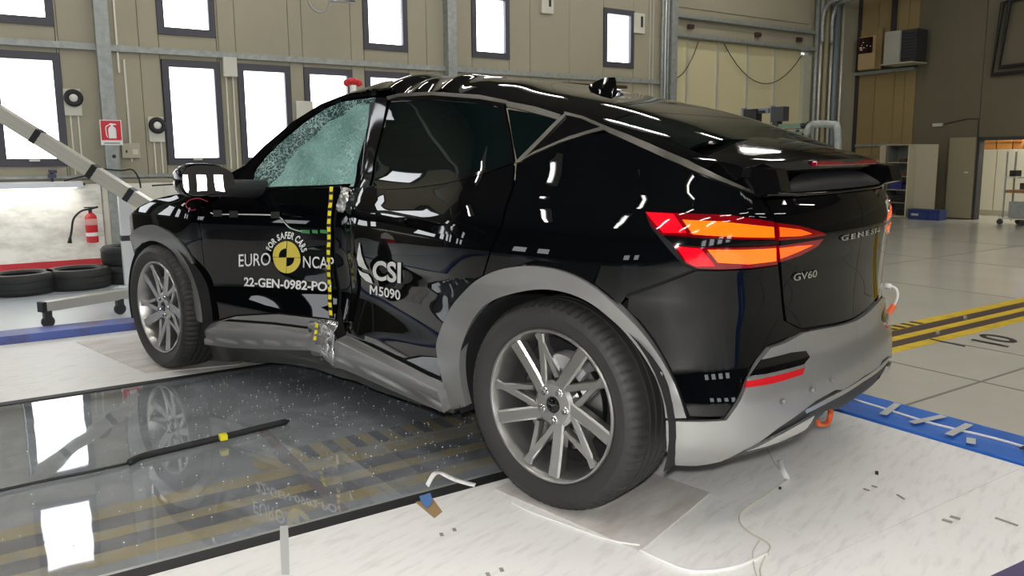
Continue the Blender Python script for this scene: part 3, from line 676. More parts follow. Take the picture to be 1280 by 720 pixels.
# round target mark and arc text, laid out around its centre on the door
c0 = uz([(358.8, 321.5)])[0]; ex = (uz([(376, 322)])[0]-uz([(341.5, 321)])[0])/2; ey = (uz([(359, 301.5)])[0]-uz([(358.6, 341.5)])[0])/2
def ring_faces(r0, r1, a0, a1, k=14):
    P2 = [c0+ex*math.cos(t)*r+ey*math.sin(t)*r for r in (r0, r1) for t in np.linspace(a0, a1, k)]
    return np.array(P2), [[i, i+1, k+i+1, k+i] for i in range(k-1)]
for (r0, r1, a0, a1) in ((.56, 1, PI/2, PI), (.56, 1, -PI/2, 0), (.001, 1, .03, PI/2-.03), (.001, 1, PI+.03, 1.5*PI-.03)):
    v2, f2 = ring_faces(r0, r1, a0, a1); flat2surf('target_mark', v2, f2, yellow_ink, front_door, S, .004)
txt = 'FOR SAFER CARS'; pos = 0; wid = []
G = []
for ch in txt:
    if ch == ' ': G.append((None, None, .30)); continue
    v, f = text2d(ch, .035); G.append((v, f, v[:, 0].max()-v[:, 0].min()+.09))
tot = sum(g[2] for g in G); a_start, a_end = math.radians(162), math.radians(16); VV, FF = [], []
for v, f, wd in G:
    a = a_start+(a_end-a_start)*(pos+wd/2)/tot
    if v is not None:
        sc_ = (a_start-a_end)*1.34/tot
        for p in v:
            lx = (p[0]-v[:, 0].min()-(wd-.09)/2)*sc_; ly = 1.17+p[1]*.56
            VV.append(c0+ex*(math.cos(a)*ly+math.sin(a)*lx)+ey*(math.sin(a)*ly-math.cos(a)*lx))
        b_ = len(VV)-len(v); FF += [[b_+i for i in q] for q in f]
    pos += wd
flat2surf('lettering', np.array(VV), FF, white_ink, front_door, S, .004)
# wing emblem on the rear door
em1 = uz([(455.5, 302), (454, 312), (453, 322), (455, 330), (460, 334), (464.5, 336), (461, 328), (457.5, 317)])
em2 = uz([(454.5, 333), (457, 342), (463, 350), (470, 354), (468, 347), (465, 341.5), (459.5, 339), (456, 336)])
for e_ in (em1, em2): flat2surf('emblem', e_, [list(range(len(e_)))], white_ink, rear_door, S, rdoff)
# measuring tape strip down the pillar edge, yellow blocks on black
tp = [(415, 234), (413, 262), (412, 300), (411.5, 340), (413, 372), (415, 398)]
tq = np.array([list(v)[:2] for v in smoothpath([(a, b, 0) for a, b in uz(tp)], 8)])
wv = np.array([.013, 0])
fl_ = lambda P2, m_, nm, off: flat2surf(nm, np.array(P2), [[0, 1, 2, 3]], m_, front_door, S, off)
vb = np.concatenate([tq-wv, (tq+wv)[::-1]]); kk = len(tq)
flat2surf('marking_tape', vb, [[i, i+1, 2*kk-2-i, 2*kk-1-i] for i in range(kk-1)], matte_black, front_door, S, .0045)
for i in range(17):
    t0 = i/17; z0 = tq[0][1]+(tq[-1][1]-tq[0][1])*t0; z1 = z0+(tq[-1][1]-tq[0][1])/17*.62
    uu = np.interp([z0, z1], tq[::-1, 1], tq[::-1, 0])
    jx = (i*7 % 5-2)*.0008
    fl_([(uu[0]-.009+jx, z0), (uu[0]+.011, z0), (uu[1]+.011, z1), (uu[1]-.009-jx, z1)], tape_yellow, 'tape_block', .006)
for a_, b_ in ((377, 388), (391, 398), (401, 411)):
    q4 = uz([(a_, 287), (b_, 287.5), (b_, 292), (a_, 291)]); flat2surf('tape_block', q4, [[0, 1, 2, 3]], green_tape, front_door, S, .005)
for i in range(3):
    q4 = uz([(407-i, 404+i*8), (410-i, 404+i*8), (410-i, 409+i*8), (406-i, 409+i*8)]); flat2surf('tape_block', q4, [[0, 1, 2, 3]], tape_yellow, b_f, S, .07)
# sensor cable on the front door
surfline('cable', [(264, 266), (272, 268), (300, 268), (346, 269)], .0035, mat('cable_white', (.75, .76, .7), .4), front_door)
surfline('cable', [(346, 269), (353, 274), (362, 284), (372, 288), (378, 289)], .003, mat('cable_green', (.45, .6, .5), .4), front_door)
surfline('cable', [(247, 262), (241, 263), (235, 258), (238, 252), (250, 249), (262, 253)], .0018, mat('cable_red', (.6, .02, .08), .4), front_door, off=.012)
for (a_, b_) in ((273, 267), (293, 268), (345, 269)):
    q4 = uz([(a_-5, b_-4), (a_+6, b_-4), (a_+6, b_+4), (a_-5, b_+4)]); flat2surf('cable_tape', q4, [[0, 1, 2, 3]], matte_black, front_door, S, .009)
# rear door flush handle with its dark recess
panel('door_handle', uz([(541, 282), (575, 283), (577, 290), (572, 294), (545, 292), (540, 287)]), gloss_black, rear_door, off=.010, th=.008, gap=.001, cell=.012)
# --- antenna fin
bm = bmesh.new(); pb = B(-.42, .98)
prof = [(-.105, .0, .001), (-.08, .022, .010), (-.04, .045, .016), (0, .062, .017), (.05, .068, .014), (.055, .0, .020)]
secs = []
for (dx, h_, hw) in prof:
    secs.append([bm.verts.new((pb[0]+dx, YC+s_*hw*a, pb[2]-.006-dx*.18+h_*hh)) for s_, a, hh in ((-1, 1.25, 0), (-1, .8, .55), (-1, .25, 1), (1, .25, 1), (1, .8, .55), (1, 1.25, 0))])
for A_, B_ in zip(secs, secs[1:]):
    for k in range(5): bm.faces.new((A_[k], A_[k+1], B_[k+1], B_[k]))
bm.faces.new(secs[-1]); fix(bm); bmobj('antenna_fin', bm, gloss_black, car, angle=50)
# --- wing mirror
mp = at(252, 225, 'y', -.16)
bm = bmesh.new(); rings = []
mc = Vector(mp); outx = Vector((1, 0, 0)); 
ml = at(220, 226, 'y', -.26); mr = at(291, 222, 'y', -.02)
def mring(s_, dx):
    rr = []
    cy, hw, hz = (ml[1]+mr[1])/2, .135*s_, .078*s_
    for k in range(28):
        t = 2*PI*k/28; c_, s2 = math.cos(t), math.sin(t); e = .7
        rr.append(bm.verts.new((mp[0]+dx-.02*c_, cy+hw*math.copysign(abs(c_)**e, c_), mp[2]+hz*math.copysign(abs(s2)**e, s2)*(1-.16*c_))))
    return rr
rings = [mring(.90, .0), mring(.97, .012), mring(1.0, -.01), mring(.99, -.05), mring(.9, -.10), mring(.68, -.145), mring(.35, -.165), mring(.05, -.17)]
for A_, B_ in zip(rings, rings[1:]):
    for k in range(28): bm.faces.new((A_[k], A_[(k+1) % 28], B_[(k+1) % 28], B_[k]))
fix(bm); wm = bmobj('wing_mirror', bm, gloss_black, car, smooth=True)
bm = bmesh.new(); mrs = [mring(.89*q, .004) for q in (1, .8, .6, .4, .2, .03)]
cyy = (ml[1]+mr[1])/2
for A_, B_ in zip(mrs, mrs[1:]):
    for k in range(28): bm.faces.new((A_[k], A_[(k+1) % 28], B_[(k+1) % 28], B_[k]))
bm.faces.new(mrs[-1])
for v_ in bm.verts:
    a_, b_ = v_.co.y-cyy, v_.co.z-mp[2]; v_.co.x = mp[0]+.012+a_*.34-b_*.05-(a_*a_+b_*b_)/2.6
bmesh.ops.recalc_face_normals(bm, faces=bm.faces)
mg = bmobj('mirror_glass', bm, mat('mirror_glass', (.9, .9, .9), .01, 1.0), wm, smooth=True)
bm = bmesh.new(); a_, b_ = S(-2.08, 1.065), Vector(mp)+Vector((-.05, .07, -.05))
tube(bm, [Vector(a_)+Vector((0, .03, -.01)), Vector((a_[0], -.02, 1.07)), b_], [.05, .042, .035], 12); bmobj('mirror_arm', bm, dark_plastic, wm, smooth=True)
# --- added dark shell behind the panels to block light leaks
us_ = np.arange(-3.9, .95, .05)
def shell(dam, mir):
    bm = bmesh.new(); rows = []
    for u in np.arange(-4.7, 1.41, .06):
        zt = float(ZK(u))-.03
        za = .20
        for cx, hw in ((-2.85, .55), (.01, .56)):
            x_ = float(OX(u))
            if abs(x_-cx) < hw: za = max(za, .36+math.sqrt(max(0, .48**2-(x_-cx)**2*.75)))
        zb = min(zt-.05, 1.04 if u < .1 else zt-.02)
        row = []
        for z in np.linspace(min(za, zb-.02), zb, 9):
            P = S(u, z, dam=dam); n_ = normals(S, u, z, dam=dam); P = P-n_*.03
            if mir: P[1] = 2*YC-P[1]
            row.append(bm.verts.new(P))
        rows.append(row)
    for A_, B_ in zip(rows, rows[1:]):
        for k in range(8): bm.faces.new((A_[k], A_[k+1], B_[k+1], B_[k]))
    return bmobj('inner_structure', bm, liner_m, car, smooth=True)
shell(True, False); shell(False, True)
bm = bmesh.new(); bx(bm, (-1.4, YC, .235), (1.9, 1.0, .08), bev=.02); bx(bm, (-3.2, YC, .3), (.9, 1.0, .15), bev=.02); bx(bm, (.2, YC, .32), (.75, 1.1, .14), bev=.02)
bx(bm, (-1.4, YC, .9), (2.0, .9, .03)); bmobj('underbody', bm, dark_plastic, car)
for cx in (-2.87, .005):   # wheel wells
    for sg in (0, 1):
        bm = bmesh.new(); R_ = .445; rs = []
        for y in (.015, .06, .28, .46):
            yy = y if not sg else 2*YC-y
            rs.append([bm.verts.new((cx+R_*math.cos(t)*1.03, yy, .36+R_*math.sin(t)*.93)) for t in np.linspace(-.28, PI+.28, 30)])
        for A_, B_ in zip(rs, rs[1:]):
            for k in range(29): bm.faces.new((A_[k], A_[k+1], B_[k+1], B_[k]))
        bm.faces.new(rs[-1])
        bmobj('wheel_well', bm, liner_m, car, smooth=False)
# B pillar core visible in the torn gap
bm = bmesh.new(); tube(bm, [Vector(S(-1.43, z))+Vector((0, .05, 0)) for z in (.2, .5, .8, 1.1, 1.3, 1.47)], .05, 10); bmobj('pillar_core', bm, matte_black, car, smooth=True)

# ------------------------------------------------------------------ wheels
def tyre_bm():
    bm = bmesh.new()
    prof = [(.262, .012), (.275, .004), (.300, -.012), (.325, -.016), (.345, -.008), (.357, .006), (.3645, .022), (.366, .036)]
    def add(p): prof.append(p)
    for g in (.062, .098, .137, .176):
        add((.3675, g-.005)); add((.360, g-.0042)); add((.360, g+.0042)); add((.3675, g+.005))
    prof += [(.366, .204), (.3645, .218), (.357, .234), (.345, .248), (.325, .256), (.300, .252), (.275, .236), (.262, .228)]
    seg = 216; rings = lathe(bm, prof, seg, 'Y', close=True)
    for ri, (r, a) in enumerate(prof):     # shoulder sipes
        if (r > .3565 and (a < .05 or a > .19)):
            for k in range(0, seg, 3):
                v = rings[ri][k]; f = 1-.0065/r; v.co.x *= f; v.co.z *= f
    bmesh.ops.recalc_face_normals(bm, faces=bm.faces); return bm
def bar(bm, p0, p1, w0, w1, y0, y1, d):
    """spoke from p0 to p1 (x, z), widths w0 w1, front depths y0 y1, thickness d, ridge in the middle"""
    a, b = Vector((p0[0], 0, p0[1])), Vector((p1[0], 0, p1[1])); t = (b-a).normalized(); s_ = Vector((-t.z, 0, t.x)); R_ = []
    for k in range(6):
        f = k/5; c = a.lerp(b, f); w_ = w0+(w1-w0)*f; y = y0+(y1-y0)*f**1.6
        R_.append([bm.verts.new(c+s_*q*w_+Vector((0, y+dy, 0))) for q, dy in ((-.5, .006), (-.36, 0), (.36, 0), (.5, .006), (.42, d), (-.42, d))])
    for A_, B_ in zip(R_, R_[1:]):
        for k in range(6): bm.faces.new((A_[k], A_[(k+1) % 6], B_[(k+1) % 6], B_[k]))
    bm.faces.new(R_[0]); bm.faces.new(R_[-1])
def pol(r, a): a = math.radians(a); return (r*math.cos(a), r*math.sin(a))
def rim_bm():
    bm = bmesh.new()
    lathe(bm, [(.268, .014), (.270, .004), (.266, -.001), (.260, .000), (.256, .006), (.250, .03), (.238, .06), (.232, .12), (.240, .20), (.262, .225)], 96, 'Y')
    for i in range(5):
        a = 72*i+57
        bar(bm, pol(.050, a+22), pol(.252, a), .046, .050, .034, .012, .040)
        bar(bm, pol(.070, a+74), pol(.252, a+43), .026, .030, .036, .012, .035)
        bar(bm, pol(.100, a+25), pol(.252, a+46), .020, .026, .032, .012, .030)
    lathe(bm, [(.0001, .034), (.028, .034), (.030, .030), (.070, .031), (.084, .040), (.085, .075)], 40, 'Y')
    bmesh.ops.recalc_face_normals(bm, faces=bm.faces); return bm
def make_wheel():
    root = bpy.data.objects.new('wheel', None); COL.objects.link(root)
    bmobj('tyre', tyre_bm(), tyre_m, root, angle=28)
    bmobj('rim', rim_bm(), rim_m, root, angle=30)
    bm = bmesh.new(); lathe(bm, [(.0001, .085), (.17, .085), (.172, .09), (.172, .11), (.0001, .11)], 48, 'Y'); bmobj('brake_disc', bm, steel, root, angle=30)
    bm = bmesh.new()
    for k in range(8): bx(bm, (.15*math.cos(.9+k*.1), .095, .15*math.sin(.9+k*.1)), (.045, .07, .03), Matrix.Rotation(-(.9+k*.1), 3, 'Y'))
    bmobj('brake_caliper', bm, mat('caliper', (.5, .5, .5), .35, .5), root)
    bm = bmesh.new(); lathe(bm, [(.0001, .150), (.232, .150)], 40, 'Y'); bmobj('dust_shield', bm, liner_m, root)
    bm = bmesh.new(); lathe(bm, [(.0001, .026), (.024, .026), (.0285, .030), (.029, .036)], 28, 'Y'); bmobj('centre_cap', bm, gloss_black, root, smooth=True)
    bm = bmesh.new(); bx(bm, (-.008, .0255, .001), (.014, .001, .003), Matrix.Rotation(.2, 3, 'Y')); bx(bm, (.008, .0255, .001), (.014, .001, .003), Matrix.Rotation(-.2, 3, 'Y')); bx(bm, (0, .0253, -.001), (.006, .001, .006)); bmobj('cap_emblem', bm, bright_chrome, root)
    for k in range(5):
        c, s_ = pol(.054, 72*k+57+2); bm = bmesh.new()
        lathe(bm, [(.0001, .018), (.009, .018), (.011, .021), (.011, .04)], 6, 'Y', (c, 0, s_)); lathe(bm, [(.016, .030), (.013, .026), (.012, .04)], 16, 'Y', (c, 0, s_)); fix(bm)
        bmobj('wheel_bolt', bm, bright_chrome, root, angle=40)
    return root
w0 = make_wheel()
def place(root, loc, rot=(0, 0, 0)):
    root.location = loc; root.rotation_euler = rot; root.parent = car; root.matrix_parent_inverse = Matrix.Translation(-Vector(car.location))
def copyw(root):
    r = root.copy(); COL.objects.link(r)
    for ch in list(root.children): c = ch.copy(); COL.objects.link(c); c.parent = r
    return r
w1 = copyw(w0); w2 = copyw(w0); w3 = copyw(w0)
place(w0, (0, 0.0, .366), (0, 0, 0)); place(w1, (-2.9, 0.0, .366), (0, math.radians(-8), 0))
place(w2, (0, 2*YC, .366), (0, 0, PI)); place(w3, (-2.9, 2*YC, .366), (0, 0, PI))
# orange tow loops with white sleeves
orange = mat('orange_loop', (.85, .14, .03), .45)
bm = bmesh.new(); tube(bm, smoothpath([at(1020, 523, 'x', .55), at(1024, 530, 'x', .55), at(1034, 529, 'x', .55), at(1038, 518, 'x', .55), at(1037, 505, 'x', .55)], 6), .011, 10); bmobj('tow_loop', bm, orange, car, smooth=True)
bm = bmesh.new(); tube(bm, [at(1099, 406, 'y', 1.75), at(1118, 381, 'y', 1.75)], .013, 10); bmobj('tow_loop', bm, orange, car, smooth=True)
bm = bmesh.new(); tube(bm, smoothpath([at(1118, 381, 'y', 1.75), at(1122, 370, 'y', 1.75), at(1120, 361, 'y', 1.75), at(1112, 357, 'y', 1.75)], 5), .006, 8); tube(bm, [at(1106, 357, 'y', 1.75), at(1114, 358, 'y', 1.75)], .012, 8); bmobj('tow_cable', bm, white_ink, car, smooth=True)
# ------------------------------------------------------------------ THE HALL
Rz = Matrix.Rotation(-AA, 3, 'Z')
def hbx(bm, s0, s1, n0, n1, z0, z1, bev=0, mi=0):
    c = W((s0+s1)/2, (n0+n1)/2, (z0+z1)/2); bx(bm, c, (abs(n1-n0), abs(s1-s0), abs(z1-z0)), Rz, bev, mi)
def hobj(name, m, parent, *boxes, bev=0, kind=None):
    bm = bmesh.new()
    for b in boxes: hbx(bm, *b, bev=bev)
    o = bmobj(name, bm, m, parent)
    if kind: o['kind'] = kind
    return o
epoxy = mat('epoxy_floor', (.58, .57, .49), .20, 0, .25, noise=(1.3, .3, .75, (.52, .51, .44), (1, 1, 1)))
epoxy_cool = mat('epoxy_pale', (.62, .68, .72), .30, 0, .2, noise=(1.1, .3, .75, (.52, .58, .62), (1, 1, 1)))
vinyl = mat('worn_white_board', (.87, .865, .84), .45, noise=(9, .30, .50, (.74, .73, .70), (4, .7, 1)), bump=(30, .08, .004))
joint_m = mat('joint', (.17, .16, .13), .8)
blue = mat('blue_beam', (.02, .14, .56), .35, noise=(3, .3, .5, (.014, .10, .42), (1, 1, 1)))
blue_l = mat('blue_beam_worn', (.08, .13, .42), .45, noise=(5, .38, .52, (.10, .07, .14), (1, 1, 1)))
galv = mat('galvanised', (.36, .38, .36), .45, .35, noise=(14, .35, .65, (.26, .29, .28), (1, 1, 1)))
wallp = mat('wall_panel', (.35, .325, .235), .55, noise=(.7, .3, .7, (.315, .295, .22), (1, 1, 1)))
wallg = mat('wall_grey', (.135, .12, .075), .7, noise=(.6, .3, .7, (.12, .105, .065), (1, 1, 1)))
wallb = mat('wall_beige', (.27, .20, .085), .7)
cream = mat('cream_door', (.58, .535, .33), .5)
alu = mat('aluminium', (.60, .59, .52), .35, .4)
frame_m = mat('window_frame', (.055, .055, .07), .5)
pane_m = mat('bright_pane', (.8, .85, .9), .3, emis=(.96, .98, 1.0), es=PANE)
light_m = mat('tube_light', (1, 1, 1), .3, emis=(1, .955, .90), es=TUBE)
yel = mat('track_yellow', (.60, .42, .01), .5, noise=(9, .3, .5, (.42, .30, .02), (1, 1, 1)))
yelw = mat('worn_yellow', (.46, .31, .015), .6, noise=(4, .36, .50, (.28, .26, .20), (1, 1, 1)))
brown = mat('rail_brown', (.05, .028, .022), .5)
brown2 = mat('bar_brown', (.13, .05, .035), .6)
pitm = mat('pit_floor', (.34, .34, .33), .6, noise=(3, .3, .7, (.24, .24, .24), (1, 1, 1)))
plate_m = plate_glass()
WN = -8.05; SE = 13.7
floor = empty('floor', (0, 0, 0), kind='structure')
def fl_o(nm, m, *b, bev=0): return hobj(nm, m, floor, *b, bev=bev)
fl_o('floor_slab', epoxy, (2.09, 20, WN-.3, -4.0, -.2, 0), (2.09, 20, -4.0, 12, -.2, 0))
fl_o('floor_slab', epoxy_cool, (-12, 2.085, WN-.3, -4.31, -.2, 0))
fl_o('floor_slab', mat('epoxy_dim', (.22, .215, .19), .3), (-12, -6, -4.3, 12, -.2, 0), (-6, 2.085, 6, 12, -.2, 0))  # darkened copy of the epoxy, out of view, for blacker door reflections
fl_o('pit_floor', pitm, (-6, 2.09, -4.3, 6, -.3, -.055))
for s_ in (2.81, 3.58, 5.6, 7.6, 9.7): fl_o('floor_joint', joint_m, (s_, s_+.016, -8, -1.05, 0, .0012), (s_, s_+.016, -.5, 9, 0, .0012))
for n_ in (.05, 2.2, -2.9, -5.2): fl_o('floor_joint', joint_m, (2.1, 13.6, n_, n_+.016, 0, .0012))
fl_o('floor_joint', joint_m, (-1.3+.9, -1.3+.92, -8, -4.3, 0, .0012)); fl_o('floor_joint', joint_m, (-12, 2, -6.2, -6.185, 0, .0012))
# test platform boards
plat = empty('platform', (0, 0, 0), label='white worn board deck of the test platform under the car', cat='platform')
for k, (a, b) in enumerate(((-6, -1.75), (-1.75, .62), (.62, 1.75))): hobj('deck_board', vinyl, plat, (a+.0015, b-.0015, -4.06, -2.56, -.02, 0))
for (s0, s1, n0, n1) in ((-6, .55, -.30, .75), (.55, 1.75, -.30, .75), (-6, .10, .75, 3.3), (.10, 1.75, .75, 3.3), (-6, 1.75, 3.3, 6)):
    hobj('deck_board', vinyl, plat, (s0+.001, s1-.001, n0+.001, n1-.001, -.02, 0))
# boards under the wheels
thin_b = mat('floor_board', (.74, .72, .68), .5, noise=(3, .35, .62, (.55, .50, .46), (3, 1, 1)))
def slab(nm, pts, z, m, **k):
    bm = bmesh.new(); a = [bm.verts.new((*at(*p, 'z', 0)[:2], z)) for p in pts]; b = [bm.verts.new((v.co.x, v.co.y, 0.0005)) for v in a]; bm.faces.new(a)
    for i in range(len(a)): bm.faces.new((a[i], b[i], b[(i+1) % len(a)], a[(i+1) % len(a)]))
    fix(bm); return tag(bmobj(nm, bm, m), **k)
slab('board', [(618, 612), (800, 690), (888, 617), (720, 560)], .004, thin_b, label='thin pale board lying under the rear left wheel', cat='board')
slab('board', [(95, 428), (183, 467), (300, 456), (320, 440), (200, 415)], .004, thin_b, label='thin pale board lying under the front left wheel', cat='board')
# clear sheet over the pit, with track below
sheet = tag(hobj('floor_sheet', plate_m, None, (-6, 1.75, -2.50, -.375, -.006, -.004)), 'polished clear sheet over the track pit beneath the car', 'sheet')
edge = mat('edge_bright', (.55, .56, .55), .3, .6)
t_ = empty('edge_frame', tuple(W(-2, -.34, 0)), label='black edge strip with a bright lip along the near side of the polished sheet', cat='edge strip')
def hpart(nm, m, root, *boxes, bev=0):
    o = hobj(nm, m, None, *boxes, bev=bev); o.parent = root
    o.matrix_parent_inverse = (Matrix.Translation(root.location) @ root.rotation_euler.to_matrix().to_4x4()).inverted(); return o
hpart('strip', matte_black, t_, (-6, 1.75, -.362, -.302, -.03, .002)); hpart('lip', edge, t_, (-6, 1.75, -.376, -.362, -.03, .003))
tag(hobj('edge_frame', matte_black, None, (-6, 1.75, -2.558, -2.502, -.03, .001)), 'narrow black edge strip along the far side of the polished sheet', 'edge strip')
# track: yellow bands, dark rails, hatch marks
tr = empty('track_marking', tuple(W(3, -.8, 0)), label='yellow and black painted sled track running across the hall floor', cat='track')
for z, s0, s1 in ((.0012, 2.09, 13.6), (-.053, -6, 2.08)):
    hpart('painted_band', yel if z > 0 else yelw, tr, (s0, s1, -1.02, -.56, z-.001, z))
    for a, b in ((-.915, -.815), (-.735, -.645)): hpart('rail', brown, tr, (s0, s1, a, b, z-.0005, z+.002))
for k in range(34):
    s_ = 2.2+k*.11
    if s_ < 4.0: hpart('hatch_mark', matte_black, tr, (s_, s_+.05, -1.02, -.925, .0013, .0022))
for k in range(22):
    s_ = -.6+k*.11; hpart('hatch_mark', matte_black, tr, (s_, s_+.05, -1.22, -1.06, -.0518, -.051))
hpart('painted_band', yelw, tr, (-.7, 2.08, -1.22, -1.04, -.054, -.052))
bm = bmesh.new(); a, b = at(330, 540, 'z', -.035), at(430, 640, 'z', -.035)
tube(bm, [a, b], .022, 4); o = tag(bmobj('pit_bar', bm, brown2), 'dark brown bar crossing the track below the polished sheet', 'bar')
for (a, b) in (((1163, 424), (1206, 433)),):
    p, q = at(*a, 'z', .002), at(*b, 'z', .002); bm = bmesh.new(); tube(bm, [p, q], .006, 4); o = bmobj('tick_mark', bm, matte_black, None); o.parent = tr; o.matrix_parent_inverse = Matrix.Translation(-tr.location)
for p in ((1172, 419), (1206, 400)):
    c = at(*p, 'z', 0); bm = bmesh.new(); tube(bm, [c, c+np.array([0, 0, .03])], .012, 8); o = bmobj('track_pin', bm, galv, None, smooth=True); o.parent = tr; o.matrix_parent_inverse = Matrix.Translation(-tr.location)
# floor number 10
v, f = text2d('10', .02); p0, p1, pt = at(1250, 433, 'z', .002), at(1213, 421, 'z', .002), at(1273, 424, 'z', .002)
p0, pu = at(1259, 433, 'z', .0015), at(1212, 426, 'z', .0015)
P0 = at(1262, 433.5, 'z', .002); EX = at(1277, 424, 'z', .002)-P0
c1, c2, c3 = at(1258, 434, 'z', .002), at(1274, 424, 'z', .002), at(1213, 425, 'z', .002)
bm = bmesh.new(); wv_ = (v[:, 0]-v[:, 0].min())/(v[:, 0].max()-v[:, 0].min())
vv = [bm.verts.new(c1+(c2-c1)*a+(c3-c1)*(b/.7)) for a, b in zip(wv_, v[:, 1])]
for q in f: bm.faces.new([vv[i] for i in q])
fix(bm); o = bmobj('floor_number', bm, matte_black, floor)
# blue beams
bb = empty('floor_beam', tuple(W(1.87, 1, 0)), label='bright blue steel beam edging the right end of the white platform', cat='beam')
hpart('beam_body', blue, bb, (1.755, 2.075, -2.5, 6, -.02, .012), bev=.004)
bm = bmesh.new(); tube(bm, smoothpath([W(1.93, -1, .017), W(1.93, -.1, .017), W(1.90, .3, .017), W(1.93, .6, .017), W(1.90, 1.2, .017), W(1.92, 3, .017)], 6), .006, 8)
tag(bmobj('cable', bm, white_ink, smooth=True), 'thin white cable taped along the bright blue beam', 'cable')
clear_tape = mat('clear_tape', (.55, .57, .55), .3)
for i, (s_, n_, rr, lab) in enumerate([(1.92, .09, .5, 'leftmost torn tape strip on the blue beam'), (1.92, .27, -.3, 'second torn tape strip from the left on the blue beam'), (1.90, .42, .2, 'third torn tape strip from the left on the blue beam'), (1.80, .52, .9, 'crumpled tape piece at the lower edge of the blue beam'), (1.91, 1.30, 0, 'clean tape strip holding the cable near the right end of the blue beam')][:5]):
    if i == 4: n_ = .52+.45
    bm = bmesh.new(); bx(bm, W(s_, n_, .0245), (.034, .21 if i != 3 else .07, .002), Matrix.Rotation(-AA+rr*.5, 3, 'Z')); tag(bmobj('tape_strip', bm, clear_tape), lab, 'tape', 'tape strips on the blue beam')
bm = bmesh.new(); bx(bm, W(1.93, .70, .026), (.05, .12, .004), Rz); tag(bmobj('tape_strip', bm, matte_black), 'short black tape piece around the white cable on the blue beam', 'tape')
bl = empty('floor_beam', tuple(W(-1, -4.2, 0)), label='worn dark blue steel beam beyond the front wheel', cat='beam')
hpart('beam_body', blue_l, bl, (-6, 1.75, -4.30, -4.07, -.02, .055), bev=.004)
bm = bmesh.new(); vv = [bm.verts.new((*at(*p, 'z', 0)[:2], .006)) for p in ((1238, 722), (1285, 700), (1340, 730), (1280, 760))]; bm.faces.new(vv); r = bmesh.ops.extrude_face_region(bm, geom=bm.faces[:])
for g in r['geom']:
    if isinstance(g, bmesh.types.BMVert): g.co.z -= .005
tag(bmobj('floor_mat', bm, mat('mat_purple', (.09, .07, .16), .7)), 'corner of a dark purple mat at the right bottom edge', 'mat')
# weatherstrip debris
bm = bmesh.new(); L_ = [at(x_, y_, 'z', .006) for x_, y_ in ((-60, 625), (0, 613), (60, 600), (110, 590), (160, 579))]; tube(bm, smoothpath(L_, 5), .006, 8)
L2 = [at(x_, y_, 'z', .012) for x_, y_ in ((160, 579), (180, 570), (230, 558), (280, 546), (320, 536), (362, 526))]; tube(bm, smoothpath(L2, 5), [.006]+[.015]*24+[.003], 8)
tag(bmobj('rubber_strip', bm, matte_black, smooth=True), 'long black rubber strip lying across the polished sheet', 'strip')
bm = bmesh.new(); c = at(279, 546, 'z', .03); bx(bm, c, (.035, .03, .022), Rz); tag(bmobj('tape_marker', bm, tape_yellow), 'small yellow tape piece around the black rubber strip', 'tape')
# glass crumbs
bm = bmesh.new()
for k in range(900):
    n_ = rng.uniform(-2.4, -.5); s_ = rng.normal(.0, .7)
    if s_ > 1.6: continue
    r = rng.uniform(.0008, .0028); c = W(s_, n_, r*.7); a = rng.uniform(0, 3)
    bx(bm, c, (r*2, r*1.5, r*1.4), Matrix.Rotation(a, 3, 'Z'))
tag(bmobj('glass_crumbs', bm, mat('crumb', (.75, .85, .85), .1, 0, 1)), 'tiny glass crumbs scattered over the polished sheet', 'glass crumbs', kind='stuff')
# ribbons, cables and bits on the deck
def cable(pts, r, m, nm, lab, cat='cable', z=.005, k=7):
    bm = bmesh.new(); tube(bm, smoothpath([(*at(*p, 'z', 0)[:2], z) for p in pts], k), r, 6); return tag(bmobj(nm, bm, m, smooth=True), lab, cat)
bone = mat('bone_cable', (.62, .58, .47), .5)
cable([(958, 562), (967, 580), (974, 590)], .0022, bone, 'cable', 'thin cable hanging from under the rear bumper to the deck', z=.01)
cable([(980, 603), (955, 622), (928, 640), (925, 655), (938, 668), (962, 683), (955, 700), (950, 716), (955, 735)], .0025, bone, 'cable', 'thin pale cable curling down the deck behind the car')
cable([(949, 678), (941, 692), (943, 712), (950, 735)], .002, bone, 'cable', 'short second pale cable strand beside the curling one at the bottom edge')
cable([(640, 630), (665, 642), (700, 655), (760, 676), (800, 683)], .004, white_ink, 'cord', 'white sealing line running along the deck below the rear wheel', z=.004)
cable([(800, 690), (850, 712), (880, 716), (920, 710), (960, 694)], .006, white_ink, 'cord', 'broad white ribbon lying at the bottom edge of the deck', z=.004)
def flatribbon(pts, wd, m, nm, lab, z=.012):
    P = smoothpath([(*at(*p[:2], 'z', 0)[:2], z+(p[2] if len(p) > 2 else 0)) for p in pts], 6); bm = bmesh.new(); R_ = []
    for i, p in enumerate(P):
        t = (P[min(i+1, len(P)-1)]-P[max(0, i-1)]).normalized(); s_ = Vector((-t.y, t.x, .5)).normalized(); R_.append((bm.verts.new(p-s_*wd/2), bm.verts.new(p+s_*wd/2)))
    for A_, B_ in zip(R_, R_[1:]): bm.faces.new((A_[0], A_[1], B_[1], B_[0]))
    o = bmobj(nm, bm, m, smooth=True); so = o.modifiers.new('t', 'SOLIDIFY'); so.thickness = .0012; return tag(o, lab, 'ribbon')
flatribbon([(534, 611, 0), (543, 606, .03), (552, 602, .02), (570, 604, .0), (594, 608, -.008)], .018, white_ink, 'ribbon', 'white torn tape lying over the black edge strip', .012)
flatribbon([(974, 588, .03), (978, 598, .02), (984, 603, 0), (979, 606, 0)], .022, white_ink, 'ribbon', 'white twisted tape at the end of the hanging cable')
bm = bmesh.new()
